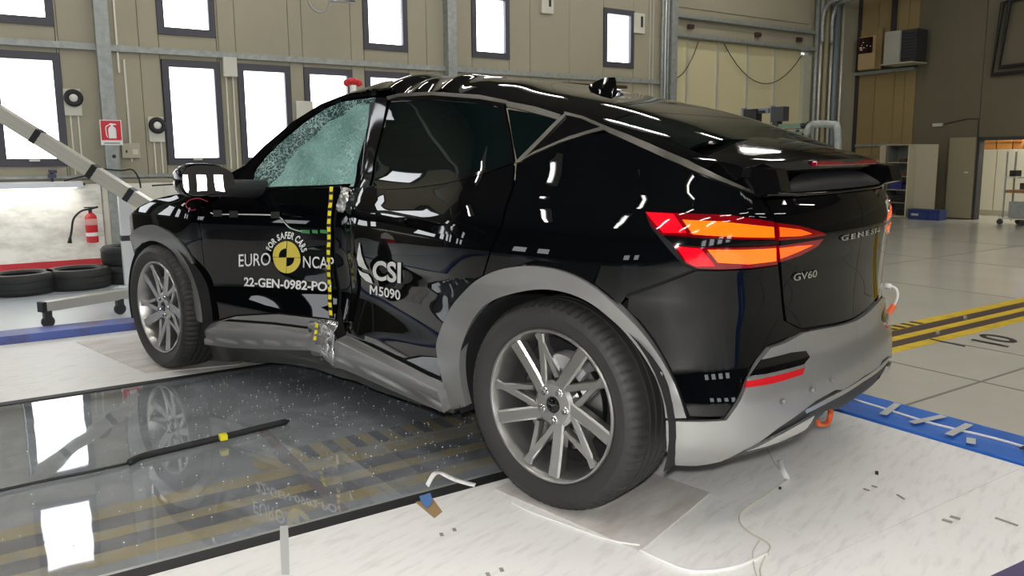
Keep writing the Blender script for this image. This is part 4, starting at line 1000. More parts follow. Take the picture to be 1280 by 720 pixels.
for pts, m_ in (([(518, 627), (540, 622), (553, 640), (543, 648)], mat('tan_patch', (.38, .25, .12), .6)), ([(524, 622), (538, 618), (541, 628), (534, 637), (528, 632)], mat('blue_patch', (.10, .22, .52), .6))):
    bm = bmesh.new(); vv = [bm.verts.new((*at(*p, 'z', 0)[:2], .002 if m_.name[0] == 't' else .006)) for p in pts]; bm.faces.new(vv); r = bmesh.ops.extrude_face_region(bm, geom=bm.faces[:])
    for g in r['geom']:
        if isinstance(g, bmesh.types.BMVert): g.co.z -= .0015
    if m_.name.startswith('tan'): tag(bmobj('scuff_patch', bm, m_), 'bare tan patch on the deck beside the black edge strip', 'patch')
    else: tag(bmobj('scuff_patch', bm, m_), 'small blue paint patch on the deck beside the black edge strip', 'patch')
bm = bmesh.new(); vv = [bm.verts.new((*at(*p, 'z', 0)[:2], .004)) for p in ((350, 659), (360, 658), (361, 676), (362, 720), (352, 720), (350, 676))]; bm.faces.new(vv); tag(bmobj('tape_strip', bm, clear_tape), 'clear tape strip running down the deck from the edge strip', 'tape')
bits = [((1096, 591), .012, .035, .3, 'black speck of debris on the open deck, the longest one'), ((1083, 612), .010, .022, 1.4, 'left one of two small dark bits below the long speck'), ((1093, 608), .010, .02, 1.4, 'right one of two small dark bits below the long speck'), ((1126, 621), .008, .04, .9, 'thin grey sliver lying right of the two small bits'),
        ((1184, 651), .016, .03, 1.5, 'left grey dent mark of a pair near the right of the deck'), ((1194, 647), .016, .03, 1.5, 'right grey dent mark of a pair near the right of the deck'), ((1258, 652), .012, .07, 1.3, 'long grey scuff mark at the far right of the deck'), ((975, 610), .010, .02, .4, 'black clip on the pale cable beneath the white twisted tape'),
        ((552, 668), .012, .02, 1, 'small grey mark on the deck below the tan patch'), ((568, 662), .012, .02, 1, 'small grey mark right below the white torn tape'), ((627, 712), .012, .02, 1, 'grey mark at the bottom edge of the deck, right one'), ((610, 718), .012, .02, 1, 'grey mark at the bottom edge of the deck, left one')]
gr_bit = mat('grey_mark', (.30, .29, .26), .7)
for i, (p, a, b, r, lab) in enumerate(bits):
    bm = bmesh.new(); c = at(*p, 'z', .002); bx(bm, c, (a, b, .003), r, bev=.001); tag(bmobj('debris', bm, matte_black if i in (0, 7) else gr_bit), lab, 'debris', 'small marks and bits on the deck')

# ---------------- window wall
wl = empty('wall_left', (0, 0, 0), kind='structure')
wins = []
for s0 in (-4.65, -1.44, .245, 1.10, 1.93, 2.765): wins.append((s0, s0+.655, 1.155, 2.38))
for s0 in (-9.2, -8.3, -6.5, -5.6, -3.8, -2.9): wins.append((s0, s0+.655, 1.155, 2.38))
for s0 in (-9.2, -6.5, -4.65, -2.9, -1.455, .23, 2.765, 4.43, 6.88): wins.append((s0, s0+.645, 2.66, 3.58))
# vertical panels between cut lines, each its own piece with joints between
zs = [0, .95, 1.06, 1.155, 2.38, 2.46, 2.66, 3.58, 4.6, 5.6]
cuts = sorted({-12.0, 8.3}|{round(a, 3) for w_ in wins for a in (w_[0], w_[1])}|{-.33, .02, 1.77, 3.7, 5.45, 6.2})
cl = [c for i, c in enumerate(cuts) if i == 0 or c-cuts[i-1] > .02]
for a, b in zip(cl, cl[1:]):
    holes = sorted([(w_[2], w_[3]) for w_ in wins if w_[0] <= (a+b)/2 <= w_[1]])
    z = .0; bxs = []
    for h0, h1 in holes+[(5.6, 5.6)]:
        if h0 > z: bxs.append((a+.004, b-.004, WN-.12, WN, z, h0))
        z = h1
    hobj('wall_panel', wallp if a > -2.95 else mat('wall_far', (.07, .065, .05), .6), wl, *bxs)  # unseen stretch painted darker so the car mirrors less light
hobj('wall_backing', mat('wall_dark', (.12, .11, .09), .8), wl, *[(a-.006, a+.006, WN-.10, WN-.008, 0, 5.6) for a in cl if not any(w_[0]+.01 < a < w_[1]-.01 for w_ in wins)])
for i, (s0, s1, z0, z1) in enumerate(wins):
    wr = empty('window_%d' % (i+1), tuple(W((s0+s1)/2, WN, z0)), -AA, kind='structure')
    hpart('window_frame', frame_m, wr, (s0, s0+.075, WN-.1, WN+.02, z0, z1), (s1-.075, s1, WN-.1, WN+.02, z0, z1), (s0+.075, s1-.075, WN-.1, WN+.02, z0, z0+.085), (s0+.075, s1-.075, WN-.1, WN+.02, z1-.085, z1))
    hpart('pane', pane_m, wr, (s0+.076, s1-.076, WN-.05, WN-.04, z0+.086, z1-.086))
    if z0 < 2: hpart('window_latch', alu, wr, ((s0+s1)/2-.05, (s0+s1)/2+.05, WN+.02, WN+.04, z0+.055, z0+.075))
# rails and posts of the wall
hobj('wall_rail', galv, wl, (-12, 8.2, WN, WN+.05, 2.43, 2.50), (-12, 8.2, WN, WN+.03, 1.02, 1.05), (-12, 8.2, WN, WN+.03, 4.3, 4.4))
hobj('wall_rail', wallp, wl, (-12, 8.2, WN, WN+.025, .96, 1.0))
for s_ in (-4.9, -.43, 3.97): 
    p = hobj('steel_post', galv, wl, (s_, s_+.14, WN, WN+.14, 0, 5.6)); 
hobj('steel_post', galv, wl, (8.28, 8.42, WN-.05, WN+.12, 0, 5.6))
for a, b in ((5.22, 5.87), (6.06, 6.68), (6.9, 7.4)): hobj('wall_slot', brown, wl, (a, b, WN, WN+.006, 2.33, 2.375))
hobj('wall_conduit', alu, wl, (7.86, 7.885, WN, WN+.025, 0, 5.6), (7.93, 7.955, WN, WN+.025, 0, 5.6), (-.22, -.2, WN, WN+.02, 2.2, 5.6), (-.16, -.14, WN, WN+.02, 1.2, 2.35))
# concrete lower wall with red foot stripe
lw = hobj('wall_base', mat('rough_concrete', (.88, .87, .80), .7, noise=(2.5, .36, .58, (.58, .56, .50), (1, 1, 2.5)), bump=(8, .3, .01)), wl, (-2.9, -.5, WN, WN+.05, .06, .955))
hobj('wall_base', mat('wall_far', (.07, .065, .05), .6), wl, (-12, -2.91, WN, WN+.05, .0, .955))  # wall foot out of view, darkened for the reflections too
hobj('wall_base', mat('base_lower', (.8, .79, .71), .7, noise=(2.5, .38, .6, (.52, .5, .44), (1, 1, 2))), wl, (-.49, 8.2, WN, WN+.03, .06, .955))
red = mat('red_stripe', (.50, .02, .03), .5)
hobj('foot_stripe', red, wl, (-2.9, -.5, WN, WN+.055, 0.0, .11), (-.5, 8.2, WN, WN+.035, 0, .08))
hobj('wall_column', mat('pale_concrete', (.80, .78, .68), .7), wl, (-.48, .15, WN, WN+.045, 0, .95))
# closed part of the wall with the sliding door
hobj('wall_panel', wallp, wl, (8.3, 12.3, WN-.1, WN, 3.75, 5.6), (12.1, SE, WN-.1, WN, 0, 5.6))
dr = empty('door_1', tuple(W(10.2, WN, 0)), -AA, kind='structure')
js = [8.42, 8.78, 9.54, 10.33, 11.10, 11.90]
for a, b in zip(js, js[1:]): hpart('door_panel', cream, dr, (a+.01, b-.01, WN-.06, WN-.02, 0.02, 3.22))
for a in js[1:-1]: hpart('door_rib', alu, dr, (a-.02, a+.02, WN-.03, WN+.01, 0.02, 3.22))
hpart('door_edge', mat('door_edge', (.42, .43, .33), .5), dr, (11.90, 12.12, WN-.06, WN+.06, 0, 3.15))
hobj('door_track', galv, wl, (8.4, 12.2, WN-.05, WN+.12, 3.24, 3.30), (8.4, 12.2, WN-.05, WN+.10, 3.56, 3.62))
hobj('door_track', wallp, wl, (8.4, 12.3, WN-.1, WN-.02, 3.22, 3.76))
for a in (8.75, 10.5, 11.7): hobj('door_roller', brown, wl, (a, a+.12, WN+.0, WN+.06, 3.40, 3.47))
def wirecat(a, b, sag, nm, lab, n_=WN+.04, r=.008):
    bm = bmesh.new(); pts = [W(a[0]+(b[0]-a[0])*t, n_, a[1]+(b[1]-a[1])*t-sag*4*t*(1-t)) for t in np.linspace(0, 1, 14)]; tube(bm, pts, r, 6); tag(bmobj(nm, bm, dark_plastic, smooth=True), lab, 'cable')
wirecat((9.65, 3.2), (11.85, 3.15), .62, 'cable', 'dark cable hanging in a long loop across the cream sliding door')
wirecat((8.45, 2.55), (9.0, 3.2), .15, 'cable', 'dark cable drooping at the left end of the cream sliding door')
# conduits
def conduit(s_, z0, z1, r, m, lab, n_=WN+.08):
    bm = bmesh.new(); tube(bm, [W(s_, n_, z0), W(s_, n_, z1)], r, 10); tag(bmobj('conduit_pipe', bm, m, smooth=True), lab, 'pipe')
pp = [(8.10, .022, galv, 'leftmost slim grey pipe beside the post left of the sliding door'), (8.17, .018, mat('pale_pipe', (.62, .66, .70), .3, .3), 'bright slim pipe, middle of three beside the post'), (8.23, .018, galv, 'rightmost slim grey pipe beside the post left of the sliding door'),
      (12.22, .04, galv, 'leftmost pipe of the tall bundle right of the sliding door'), (12.36, .035, alu, 'second pipe of the tall bundle right of the sliding door'), (12.52, .05, mat('olive_pipe', (.30, .27, .16), .5), 'broad olive pipe in the tall bundle right of the sliding door'), (12.70, .03, alu, 'fourth slim pipe of the tall bundle right of the sliding door'), (12.84, .055, mat('blue_grey_pipe', (.16, .20, .22), .4), 'thick blue grey pipe in the tall bundle'), (13.05, .03, alu, 'rightmost slim pale pipe of the tall bundle')]
for s_, r, m_, lab in pp: conduit(s_, 0, 5.5 if s_ < 9 else 4.4, r, m_, lab)
for k, (s_, n_) in enumerate(((12.3, .2), (12.6, .3))):
    bm = bmesh.new(); tube(bm, smoothpath([W(s_, WN+.15, 3.4), W(s_, WN+.17, 4.0), W(s_+.3, WN+.3, 4.25), W(s_+.6, WN+1.2+k, 4.35), W(s_+.8, WN+3, 4.5)], 6), .04, 8)
    tag(bmobj('bent_pipe', bm, galv, smooth=True), ('lower' if k == 0 else 'upper')+' galvanised pipe bending away near the top of the pipe bundle', 'pipe')
# ---------------- end wall
wb = empty('wall_back', (0, 0, 0), kind='structure')
hobj('wall_panel', wallg, wb, (SE, SE+.15, -6.75, -5.5, 0, 5.6)); hobj('wall_panel', wallg, wb, (SE, SE+.15, -5.49, 12, 1.5, 5.6)); hobj('wall_panel', wallg, wb, (SE, SE+.15, -3.6, 12, 0, 1.49))
for a, b in ((-8.1, -7.62), (-7.61, -7.2), (-7.19, -6.98), (-6.97, -6.76)): hobj('wall_panel', wallb, wb, (SE, SE+.1, a, b, 0, 2.84), (SE, SE+.1, a, b, 3.0, 5.6))
hobj('wall_rail', galv, wb, (SE-.12, SE, -8.1, -6.75, 2.84, 2.90)); hobj('wall_rail', dark_plastic, wb, (SE-.05, SE, -8.1, -6.75, 2.90, 3.0), (SE-.05, SE, -7.32, -7.22, 3.0, 5.6), (SE-.04, SE, -8.05, -7.98, 0, 5.6))
hobj('baseboard_rail', galv, wb, (SE-.03, SE, -8.0, -6.95, 1.38, 1.43))
hobj('wall_panel', wallb, wb, (SE-.14, SE-.10, -7.9, -7.43, 2.92, 3.72))
bx_ = hobj('control_box', mat('box_beige', (.46, .34, .17), .5), None, (SE-.24, SE-.14, -7.87, -7.5, 2.93, 3.58)); tag(bx_, 'beige electrical cabinet with a dark window on the wall shelf', 'cabinet')
bm = bmesh.new(); hbx(bm, SE-.26, SE-.242, -7.86, -7.56, 3.25, 3.56); dwn = bmobj('cabinet_window', bm, mat('dark_red_glass', (.025, .008, .006), .15, 0, 1), bx_)
for k in range(9):
    bm = bmesh.new(); a, b = rng.uniform(-7.84, -7.6), rng.uniform(3.29, 3.53); hbx(bm, SE-.265, SE-.26, a, a+rng.uniform(.01, .05), b, b+.018); bmobj('indicator', bm, mat('indicator', (.4, .2, .15), .3, emis=(1, .4, .25), es=.35) if k % 2 else white_ink, dwn)
ac = empty('air_unit', tuple(W(SE-.3, -6.8, 2.96)), label='pale air conditioner box with dark grille on the end wall shelf', cat='air conditioner')
hpart('casing', mat('ac_pale', (.36, .36, .31), .5), ac, (SE-.55, SE-.14, -7.12, -6.80, 2.96, 3.56)); hpart('grille', dark_plastic, ac, (SE-.50, SE-.14, -6.80, -6.50, 2.98, 3.56))
for k in range(9): hpart('grille_slat', matte_black, ac, (SE-.515, SE-.50, -6.79, -6.52, 3.02+k*.058, 3.04+k*.058))
hpart('tray', mat('ac_tray', (.40, .38, .28), .5), ac, (SE-.6, SE-.1, -7.14, -6.5, 2.93, 2.957))
for z_, off in ((0, 0), (.0, .12)):
    bm = bmesh.new(); r = .035
    tube(bm, [W(SE-.08, -8+3.2+off*.8, 3.9 if off == 0 else 3.9), W(SE-.08, -5.21+off, 3.85), W(SE-.08, -5.30+off, 2.62+off), W(SE-.08, -3.0, 2.66+off)], r, 8)
    tag(bmobj('wall_pipe', bm, matte_black), ('inner' if off else 'outer')+' black pipe bent at a right angle high on the grey end wall', 'pipe')
hx = hobj('junction_box', alu, None, (SE-.05, SE-.005, -6.34, -6.15, 1.74, 1.80)); tag(hx, 'small pale box on the grey end wall', 'box')
bm = bmesh.new(); tube(bm, [W(SE-.02, -6.15, 1.78), W(SE-.02, -5.7, 1.86), W(SE-.02, -5.5, 1.86), W(SE-.02, -5.5, 1.5)], .008, 6); tag(bmobj('cable', bm, dark_plastic), 'thin cable running from the small pale wall box toward the doorway', 'cable')
# door leaf left of the doorway and the cabinets
dl = empty('door_2', tuple(W(SE-.03, -5.75, 0)), -AA, kind='structure'); hpart('door_panel', mat('sliding_grey', (.27, .24, .155), .6), dl, (SE-.06, SE-.01, -5.98, -5.50, .02, 1.52)); hpart('door_handle', alu, dl, (SE-.08, SE-.06, -5.66, -5.60, .86, .89))
cb = empty('cabinet', tuple(W(SE-.3, -6.7, 0)), label='grey metal cupboard with open doors and shelves on the end wall', cat='cabinet')
cabm = mat('cabinet_metal', (.44, .40, .30), .5); cabi = mat('cabinet_inside', (.17, .18, .175), .6)
hpart('cabinet_body', cabi, cb, (SE-.08, SE-.02, -7.0, -6.40, .02, 1.40), (SE-.42, SE-.02, -7.0, -6.985, .02, 1.40), (SE-.42, SE-.02, -6.42, -6.40, .02, 1.40)); hpart('cabinet_top', cabm, cb, (SE-.44, SE-.02, -7.01, -6.40, 1.39, 1.41), (SE-.44, SE-.02, -7.01, -6.40, 0.0, .03))
for z in (.27, .52, .78, 1.05): hpart('shelf', cabm, cb, (SE-.42, SE-.08, -6.98, -6.42, z, z+.015))
hpart('cabinet_door', cabm, cb, (SE-.45, SE-.43, -7.14, -7.02, .02, 1.40)); hpart('cabinet_door', cabm, cb, (SE-.45, SE-.43, -6.39, -5.98, .02, 1.40)); hpart('cabinet_door', mat('door_light', (.50, .46, .33), .5), cb, (SE-.70, SE-.44, -6.41, -6.39, .02, 1.40))
shelf_items = [(-6.95, -6.70, .535, .13, (.03, .035, .22), 'deep blue tray on the middle cupboard shelf'), (-6.68, -6.55, .535, .09, (.02, .02, .05), 'dark box right of the blue tray on the middle cupboard shelf'), (-6.60, -6.50, 1.065, .13, (.02, .018, .015), 'dark tool on the top cupboard shelf, taller one'), (-6.80, -6.64, 1.065, .06, (.09, .04, .03), 'low brown item on the top cupboard shelf'), (-6.82, -6.62, .795, .07, (.12, .05, .03), 'reddish brown item on the second cupboard shelf'), (-6.95, -6.84, .795, .04, (.03, .03, .03), 'flat dark item on the second cupboard shelf'), (-6.92, -6.5, .285, .08, (.02, .02, .022), 'row of dark gear on the fourth cupboard shelf'), (-6.8, -6.5, .035, .08, (.02, .02, .02), 'dark case at the bottom of the cupboard')]
for a, b, z, h_, c, lab in shelf_items:
    bm = bmesh.new(); hbx(bm, SE-.36, SE-.14, a, b, z, z+h_, bev=.012); hbx(bm, SE-.33, SE-.17, a+.02, b-.02, z+h_-.004, z+h_+.012, bev=.005); tag(bmobj('shelf_item', bm, mat('it'+str(abs(hash(lab)) % 999), c, .5)), lab, 'storage item', 'things on the cupboard shelves')
cr = empty('storage_crate', tuple(W(SE-.5, -6.0, 0)), label='blue plastic crate on the floor in front of the cupboard door', cat='crate')
bc = mat('crate_blue', (.015, .035, .16), .45)
hpart('crate_body', bc, cr, (SE-.72, SE-.48, -6.32, -5.72, 0.0, .17), bev=.008); hpart('crate_lid', bc, cr, (SE-.73, SE-.47, -6.33, -5.71, .17, .19), bev=.004); hpart('crate_label', alu, cr, (SE-.724, SE-.72, -6.26, -6.12, .07, .11))
for k in range(6): hpart('crate_rib', bc, cr, (SE-.728, SE-.72, -6.02+k*.05, -6.0+k*.05, .02, .16))
# doorway with a lit store room behind
rm = empty('wall_store', (0, 0, 0), kind='structure')
hobj('wall_panel', mat('store_wall', (.6, .58, .48), .6), rm, (15.9, 16.0, -7, -2.5, 0, 2.4), (SE+.15, 16, -6.3, -6.2, 0, 2.4), (SE+.15, 16, -3.0, -2.9, 0, 2.4), (SE+.15, 16, -6.3, -2.9, 2.3, 2.4))
hobj('trim_1', dark_plastic, None, (SE-.02, SE+.16, -5.50, -5.45, 0, 1.52), (SE-.02, SE+.16, -5.5, -3.6, 1.46, 1.52), kind='structure')
wc = mat('white_cabinet', (.62, .60, .50), .45)
ct = empty('cabinet', tuple(W(15, -5.2, 0)), label='tall pale cupboard seen through the lit doorway', cat='cabinet')
hpart('cabinet_body', wc, ct, (15.0, 15.5, -6.1, -5.02, .10, 1.30)); hpart('plinth', wc, ct, (15.05, 15.5, -6.1, -5.02, 0, .10))
for a in (-6.1, -5.75, -5.38): hpart('cabinet_door', wc, ct, (14.975, 14.998, a+.008, a+.34, .11, 1.29)); 
hpart('cabinet_handle', matte_black, ct, (14.95, 14.975, -5.12, -5.09, .66, .72))
for i, (a, b, c) in enumerate(((-6.1, -5.8, (.55, .24, .06)), (-5.79, -5.5, (.60, .27, .07)), (-5.49, -5.32, (.50, .20, .05)), (-5.25, -4.98, (.05, .05, .38)))):
    bm = bmesh.new(); hbx(bm, 15.02, 15.35, a, b-.01, 1.301, 1.50, bev=.01); hbx(bm, 15.0, 15.37, a-.005, b-.005, 1.44, 1.46); tag(bmobj('storage_box', bm, mat('sb%d' % i, c, .5)), ['leftmost orange box on the pale cupboard beyond the doorway', 'middle orange box on the pale cupboard beyond the doorway', 'right orange box on the pale cupboard beyond the doorway', 'blue box on the pale cupboard beyond the doorway'][i], 'box')
area('store_lamp', W(14.7, -4.7, 2.2), .4, 1.2, 45, (1, .95, .85))
# trolley
tl = empty('trolley', tuple(W(13.1, -4.3, 0)), label='grey wheeled tool trolley with gear standing in front of the doorway', cat='trolley')
hpart('trolley_shelf', alu, tl, (12.95, 13.3, -4.68, -3.95, .10, .125)); hpart('trolley_shelf', mat('brown_tray', (.30, .15, .06), .5), tl, (12.95, 13.3, -4.60, -3.95, .55, .60)); hpart('trolley_shelf', alu, tl, (12.95, 13.3, -4.66, -4.40, .80, .82))
for s_, n_ in ((12.97, -4.62), (13.27, -4.62), (12.97, -3.98), (13.27, -3.98)):
    bm = bmesh.new(); tube(bm, [W(s_, n_, .06), W(s_, n_, 1.25)], .014, 8); o = bmobj('post', bm, galv, None); o.parent = tl; o.matrix_parent_inverse = Matrix.Translation(-tl.location)
for s_, n_ in ((12.97, -4.66), (13.27, -4.5), (12.97, -4.30), (12.97, -3.98)):
    bm = bmesh.new(); lathe(bm, [(.0001, -.018), (.045, -.018), (.05, -.01), (.05, .01), (.045, .018), (.0001, .018)], 18, 'Y', W(s_, n_, .05)); o = bmobj('caster', bm, dark_plastic, None, angle=40); o.parent = tl; o.matrix_parent_inverse = Matrix.Translation(-tl.location)
hpart('tool_box', galv, tl, (13.0, 13.25, -4.55, -4.05, .13, .40)); hpart('tool_box', matte_black, tl, (13.0, 13.2, -4.58, -4.48, .83, .93)); hpart('tool_box', brown, tl, (13.0, 13.2, -4.4, -4.0, .61, .72))
# workbench beside the tailgate
wbn = empty('workbench', tuple(W(SE-1.0, -7.1, 0)), label='cluttered workbench with an orange drawer unit by the end wall', cat='workbench')
hpart('bench_top', mat('bench_top', (.40, .37, .27), .5), wbn, (SE-.6, SE-.15, -7.95, -7.2, .70, .74)); hpart('drawer_unit', mat('orange_unit', (.42, .20, .05), .5), wbn, (SE-.58, SE-.18, -7.9, -7.3, .0, .695))
hpart('bench_leg', dark_plastic, wbn, (SE-.58, SE-.54, -7.24, -7.21, 0, .70)); hpart('bench_foot', mat('orange_unit', (.42, .20, .05), .5), wbn, (SE-.58, SE-.3, -7.29, -7.21, .20, .26))
gear = [(-7.35, .74, .22, .16, (.30, .28, .2), 'pale canister standing on the workbench'), (-7.25, .74, .30, .10, (.02, .015, .03), 'dark coiled gear on the right end of the workbench'), (-7.62, .74, .25, .14, (.28, .25, .18), 'pale box on the workbench half hidden by the car'), (-7.48, .74, .22, .07, (.20, .05, .03), 'reddish tool standing on the workbench'), (-6.98, .0, .40, .22, (.05, .05, .035), 'dark bag on the floor by the workbench'), (-7.18, .0, .30, .20, (.32, .29, .2), 'pale canister on the floor by the workbench leg')]
for n_, z, h_, wd, c, lab in gear:
    bm = bmesh.new(); k = 0 if z > .735 else 0
    lathe(bm, [(.0001, 0), (wd*.5, 0), (wd*.56, h_*.2), (wd*.5, h_*.6), (wd*.3, h_*.8), (wd*.33, h_*.95), (.0001, h_)], 14, 'Z', W(SE-.8 if z < .74 else SE-.4, n_, z if z > .735 else z)); tag(bmobj('bench_gear', bm, mat('g'+lab[:12], c, .5), angle=40), lab, 'gear', 'gear around the workbench')
# ---------------- lift post machine seen over the car roof
mg_ = empty('machine', tuple(W(7.2, -5.2, 0)), label='tall measuring machine with two dark heads and green arms behind the car', cat='machine')
def mp_(nm, m_, *pts_b):
    bm = bmesh.new()
    for c, d in pts_b: bx(bm, c, d, Rz)
    o = bmobj(nm, bm, m_, None); o.parent = mg_; o.matrix_parent_inverse = Matrix.Translation(-mg_.location); return o
SM = 7.2
def ms(px, py): return at(px, py, 's', SM)
def mrect(nm, m_, x0, y0, x1, y1, th=.08):
    a, b = ms(x0, y1), ms(x1, y0); c = (a+b)/2; wd = abs((b-a)@N); mp_(nm, m_, (c, (wd, th, abs(b[2]-a[2]))))
blg = mat('machine_blue', (.16, .20, .25), .45); grn = mat('machine_green', (.12, .22, .15), .5)
mrect('head_plate', blg, 926, 135, 932, 230); mrect('head', matte_black, 932, 136, 949, 168, .12); mrect('link', matte_black, 946, 138, 958, 142); mrect('cross_plate', blg, 949, 135, 962, 142, .05)
mrect('head_plate', blg, 962, 132, 967, 230); mrect('head', dark_plastic, 967, 133, 983, 152, .12); mrect('head', dark_plastic, 967, 145, 975, 185, .1)
for x_, y_ in ((970, 154), (970, 160), (970, 164), (952, 159)):
    bm = bmesh.new(); c = ms(x_, y_)-T*.08; bmesh.ops.create_uvsphere(bm, u_segments=10, v_segments=6, radius=.014, matrix=Matrix.Translation(Vector(c))); o = bmobj('bolt', bm, bright_chrome, None, smooth=True); o.parent = mg_; o.matrix_parent_inverse = Matrix.Translation(-mg_.location)
mrect('arm', grn, 975, 154, 1003, 160); mrect('arm', matte_black, 975, 160, 1005, 162, .1); mrect('panel', grn, 975, 165, 1003, 230, .04); mrect('column', blg, 990, 162, 997, 230)
bm = bmesh.new(); tube(bm, smoothpath([ms(1008, 168), ms(1012, 158), ms(1020, 155), ms(1040, 156), ms(1047, 163), ms(1047, 230)], 5), .045, 8); o = bmobj('hose', bm, galv, None, smooth=True); o.parent = mg_; o.matrix_parent_inverse = Matrix.Translation(-mg_.location)
bm = bmesh.new(); c = ms(1004, 157); bmesh.ops.create_uvsphere(bm, u_segments=14, v_segments=8, radius=.035, matrix=Matrix.Translation(Vector(c))); tube(bm, [c, ms(1012, 153)], .02, 8); tube(bm, [ms(1004, 167), ms(1001, 181)], .01, 6); o = bmobj('joint_ball', bm, matte_black, None, smooth=True); o.parent = mg_; o.matrix_parent_inverse = Matrix.Translation(-mg_.location)
cb_ = ms(980, 238); mp_('base', blg, ((cb_[0], cb_[1], cb_[2]/2), (.9, .35, cb_[2]+.02)))
# ---------------- things on the window wall
def hook(s_, z, lab, grp):
    r = empty('wall_socket', tuple(W(s_, WN+.02, z)), -AA, label=lab, cat='wall lamp', group=grp)
    hpart('plate', mat('socket_plate', (.60, .60, .52), .5), r, (s_-.085, s_+.085, WN, WN+.03, z-.16, z+.13), bev=.004)
    bm = bmesh.new(); A4 = Matrix.Translation(Vector(W(s_+.01, WN+.05, z+.03))) @ Matrix.Rotation(-AA, 4, 'Z')
    for ph in (0,):
        R_ = []
        for k in range(28):
            t = 2*PI*k/28; R_.append([bm.verts.new(A4 @ Vector((.024*math.cos(q), (.068+.028*math.sin(q))*math.cos(t), (.068+.028*math.sin(q))*math.sin(t)))) for q in np.linspace(0, 2*PI, 9)[:-1]])
        for i in range(28):
            for k in range(8): bm.faces.new((R_[i][k], R_[i][(k+1) % 8], R_[(i+1) % 28][(k+1) % 8], R_[(i+1) % 28][k]))
    o = bmobj('rubber_ring', bm, matte_black, None, smooth=True); o.parent = r; o.matrix_parent_inverse = (Matrix.Translation(r.location) @ Matrix.Rotation(-AA, 4, 'Z')).inverted()
    bm = bmesh.new(); lathe(bm, [(.0001, .05), (.03, .048), (.045, .035), (.048, 0)], 20, 'X'); bmesh.ops.transform(bm, matrix=Matrix.Translation(Vector(W(s_+.01, WN+.02, z+.03))) @ Matrix.Rotation(-AA, 4, 'Z'), verts=bm.verts)
    o = bmobj('lens', bm, mat('lens', (.8, .8, .75), .3), None, smooth=True); o.parent = r; o.matrix_parent_inverse = (Matrix.Translation(r.location) @ Matrix.Rotation(-AA, 4, 'Z')).inverted()
    hpart('conduit', mat('pale_line', (.66, .65, .56), .5), r, (s_-.04, s_-.025, WN, WN+.015, 1.06, z-.16), (s_+.035, s_+.05, WN, WN+.015, 1.06, z-.16))
hook(-.70, 1.87, 'round black and white wall lamp right of the leftmost big window', 'round wall lamps'); hook(.135, 1.585, 'round black and white wall lamp left of the second big window', 'round wall lamps')
vb_ = empty('junction_box', tuple(W(1.0, WN, 2.2)), -AA, label='pale box with two conduits between the second and third windows', cat='box')
hpart('box_body', mat('socket_plate', (.60, .60, .52), .5), vb_, (.925, 1.085, WN+.02, WN+.08, 2.21, 2.44), bev=.006); hpart('conduit', mat('pale_line', (.66, .65, .56), .5), vb_, (.95, .965, WN, WN+.03, 1.1, 2.21), (1.03, 1.045, WN, WN+.03, 1.1, 2.21))
sw = empty('switch_box', tuple(W(-.15, WN, 1.3)), -AA, label='beige switch box beside the steel post under the sign', cat='switch')
hpart('box_body', mat('switch_beige', (.45, .41, .31), .5), sw, (-.25, -.06, WN, WN+.05, 1.24, 1.41), bev=.005); hpart('knob', matte_black, sw, (-.21, -.195, WN+.05, WN+.06, 1.30, 1.33)); hpart('cover', mat('socket_plate', (.60, .60, .52), .5), sw, (-.14, -.08, WN+.05, WN+.055, 1.28, 1.34))
jb = hobj('junction_box', mat('socket_plate', (.60, .60, .52), .5), None, (1.80, 2.02, WN, WN+.05, 1.45, 1.95), bev=.005); tag(jb, 'pale box between the third and fourth windows partly behind the car', 'box')
for s_, z, lab in ((5.75, 3.5, 'pale thermostat box with a black lever high on the wall'), (7.62, 3.35, 'pale box with a bracket right of the farthest window')):
    r = empty('control_box', tuple(W(s_, WN, z)), -AA, label=lab, cat='box'); hpart('box_body', mat('socket_plate', (.60, .60, .52), .5), r, (s_-.11, s_+.11, WN, WN+.05, z-.12, z+.2), bev=.004); hpart('lever', matte_black, r, (s_+.02, s_+.05, WN+.05, WN+.07, z-.02, z+.15))
# extinguisher sign
sg = empty('safety_sign', tuple(W(-.36, WN+.15, 1.5)), -AA, label='red square sign with a white fire extinguisher symbol on the steel post', cat='sign')
def sgp(nm, m_, s0, s1, z0, z1, d=.0): return hpart(nm, m_, sg, (s0, s1, WN+.141+d, WN+.144+d, z0, z1))
s0g, s1g = -.465, -.245
sgp('sign_board', white_ink, s0g, s1g, 1.385, 1.665); sgp('red_field', mat('sign_red', (.60, .015, .03), .4), s0g+.01, s1g-.01, 1.44, 1.655, .003)
bm = bmesh.new(); A4 = Matrix.Translation(Vector(W(-.345, WN+.1505, 1.46))) @ Matrix.Rotation(-AA, 4, 'Z')
cyl = [(-.038, 0), (.038, 0), (.040, .10), (.028, .125), (.012, .132), (.012, .145), (.045, .15), (.045, .16), (-.02, .168), (-.028, .150), (-.012, .145), (-.012, .132), (-.028, .125), (-.040, .10)]
bm.faces.new([bm.verts.new(A4 @ Vector((0, a, b))) for a, b in cyl])
hs = [(-.03, .155), (-.062, .135), (-.068, .10), (-.064, .04), (-.055, .01), (-.048, .01), (-.056, .045), (-.058, .10), (-.054, .128), (-.03, .143)]
bm.faces.new([bm.verts.new(A4 @ Vector((0, a, b))) for a, b in hs]); o = bmobj('symbol', bm, white_ink, None); o.parent = sg; o.matrix_parent_inverse = (Matrix.Translation(sg.location) @ Matrix.Rotation(-AA, 4, 'Z')).inverted()
sgp('caption', gr_bit, s0g+.03, s1g-.03, 1.40, 1.415, .003)
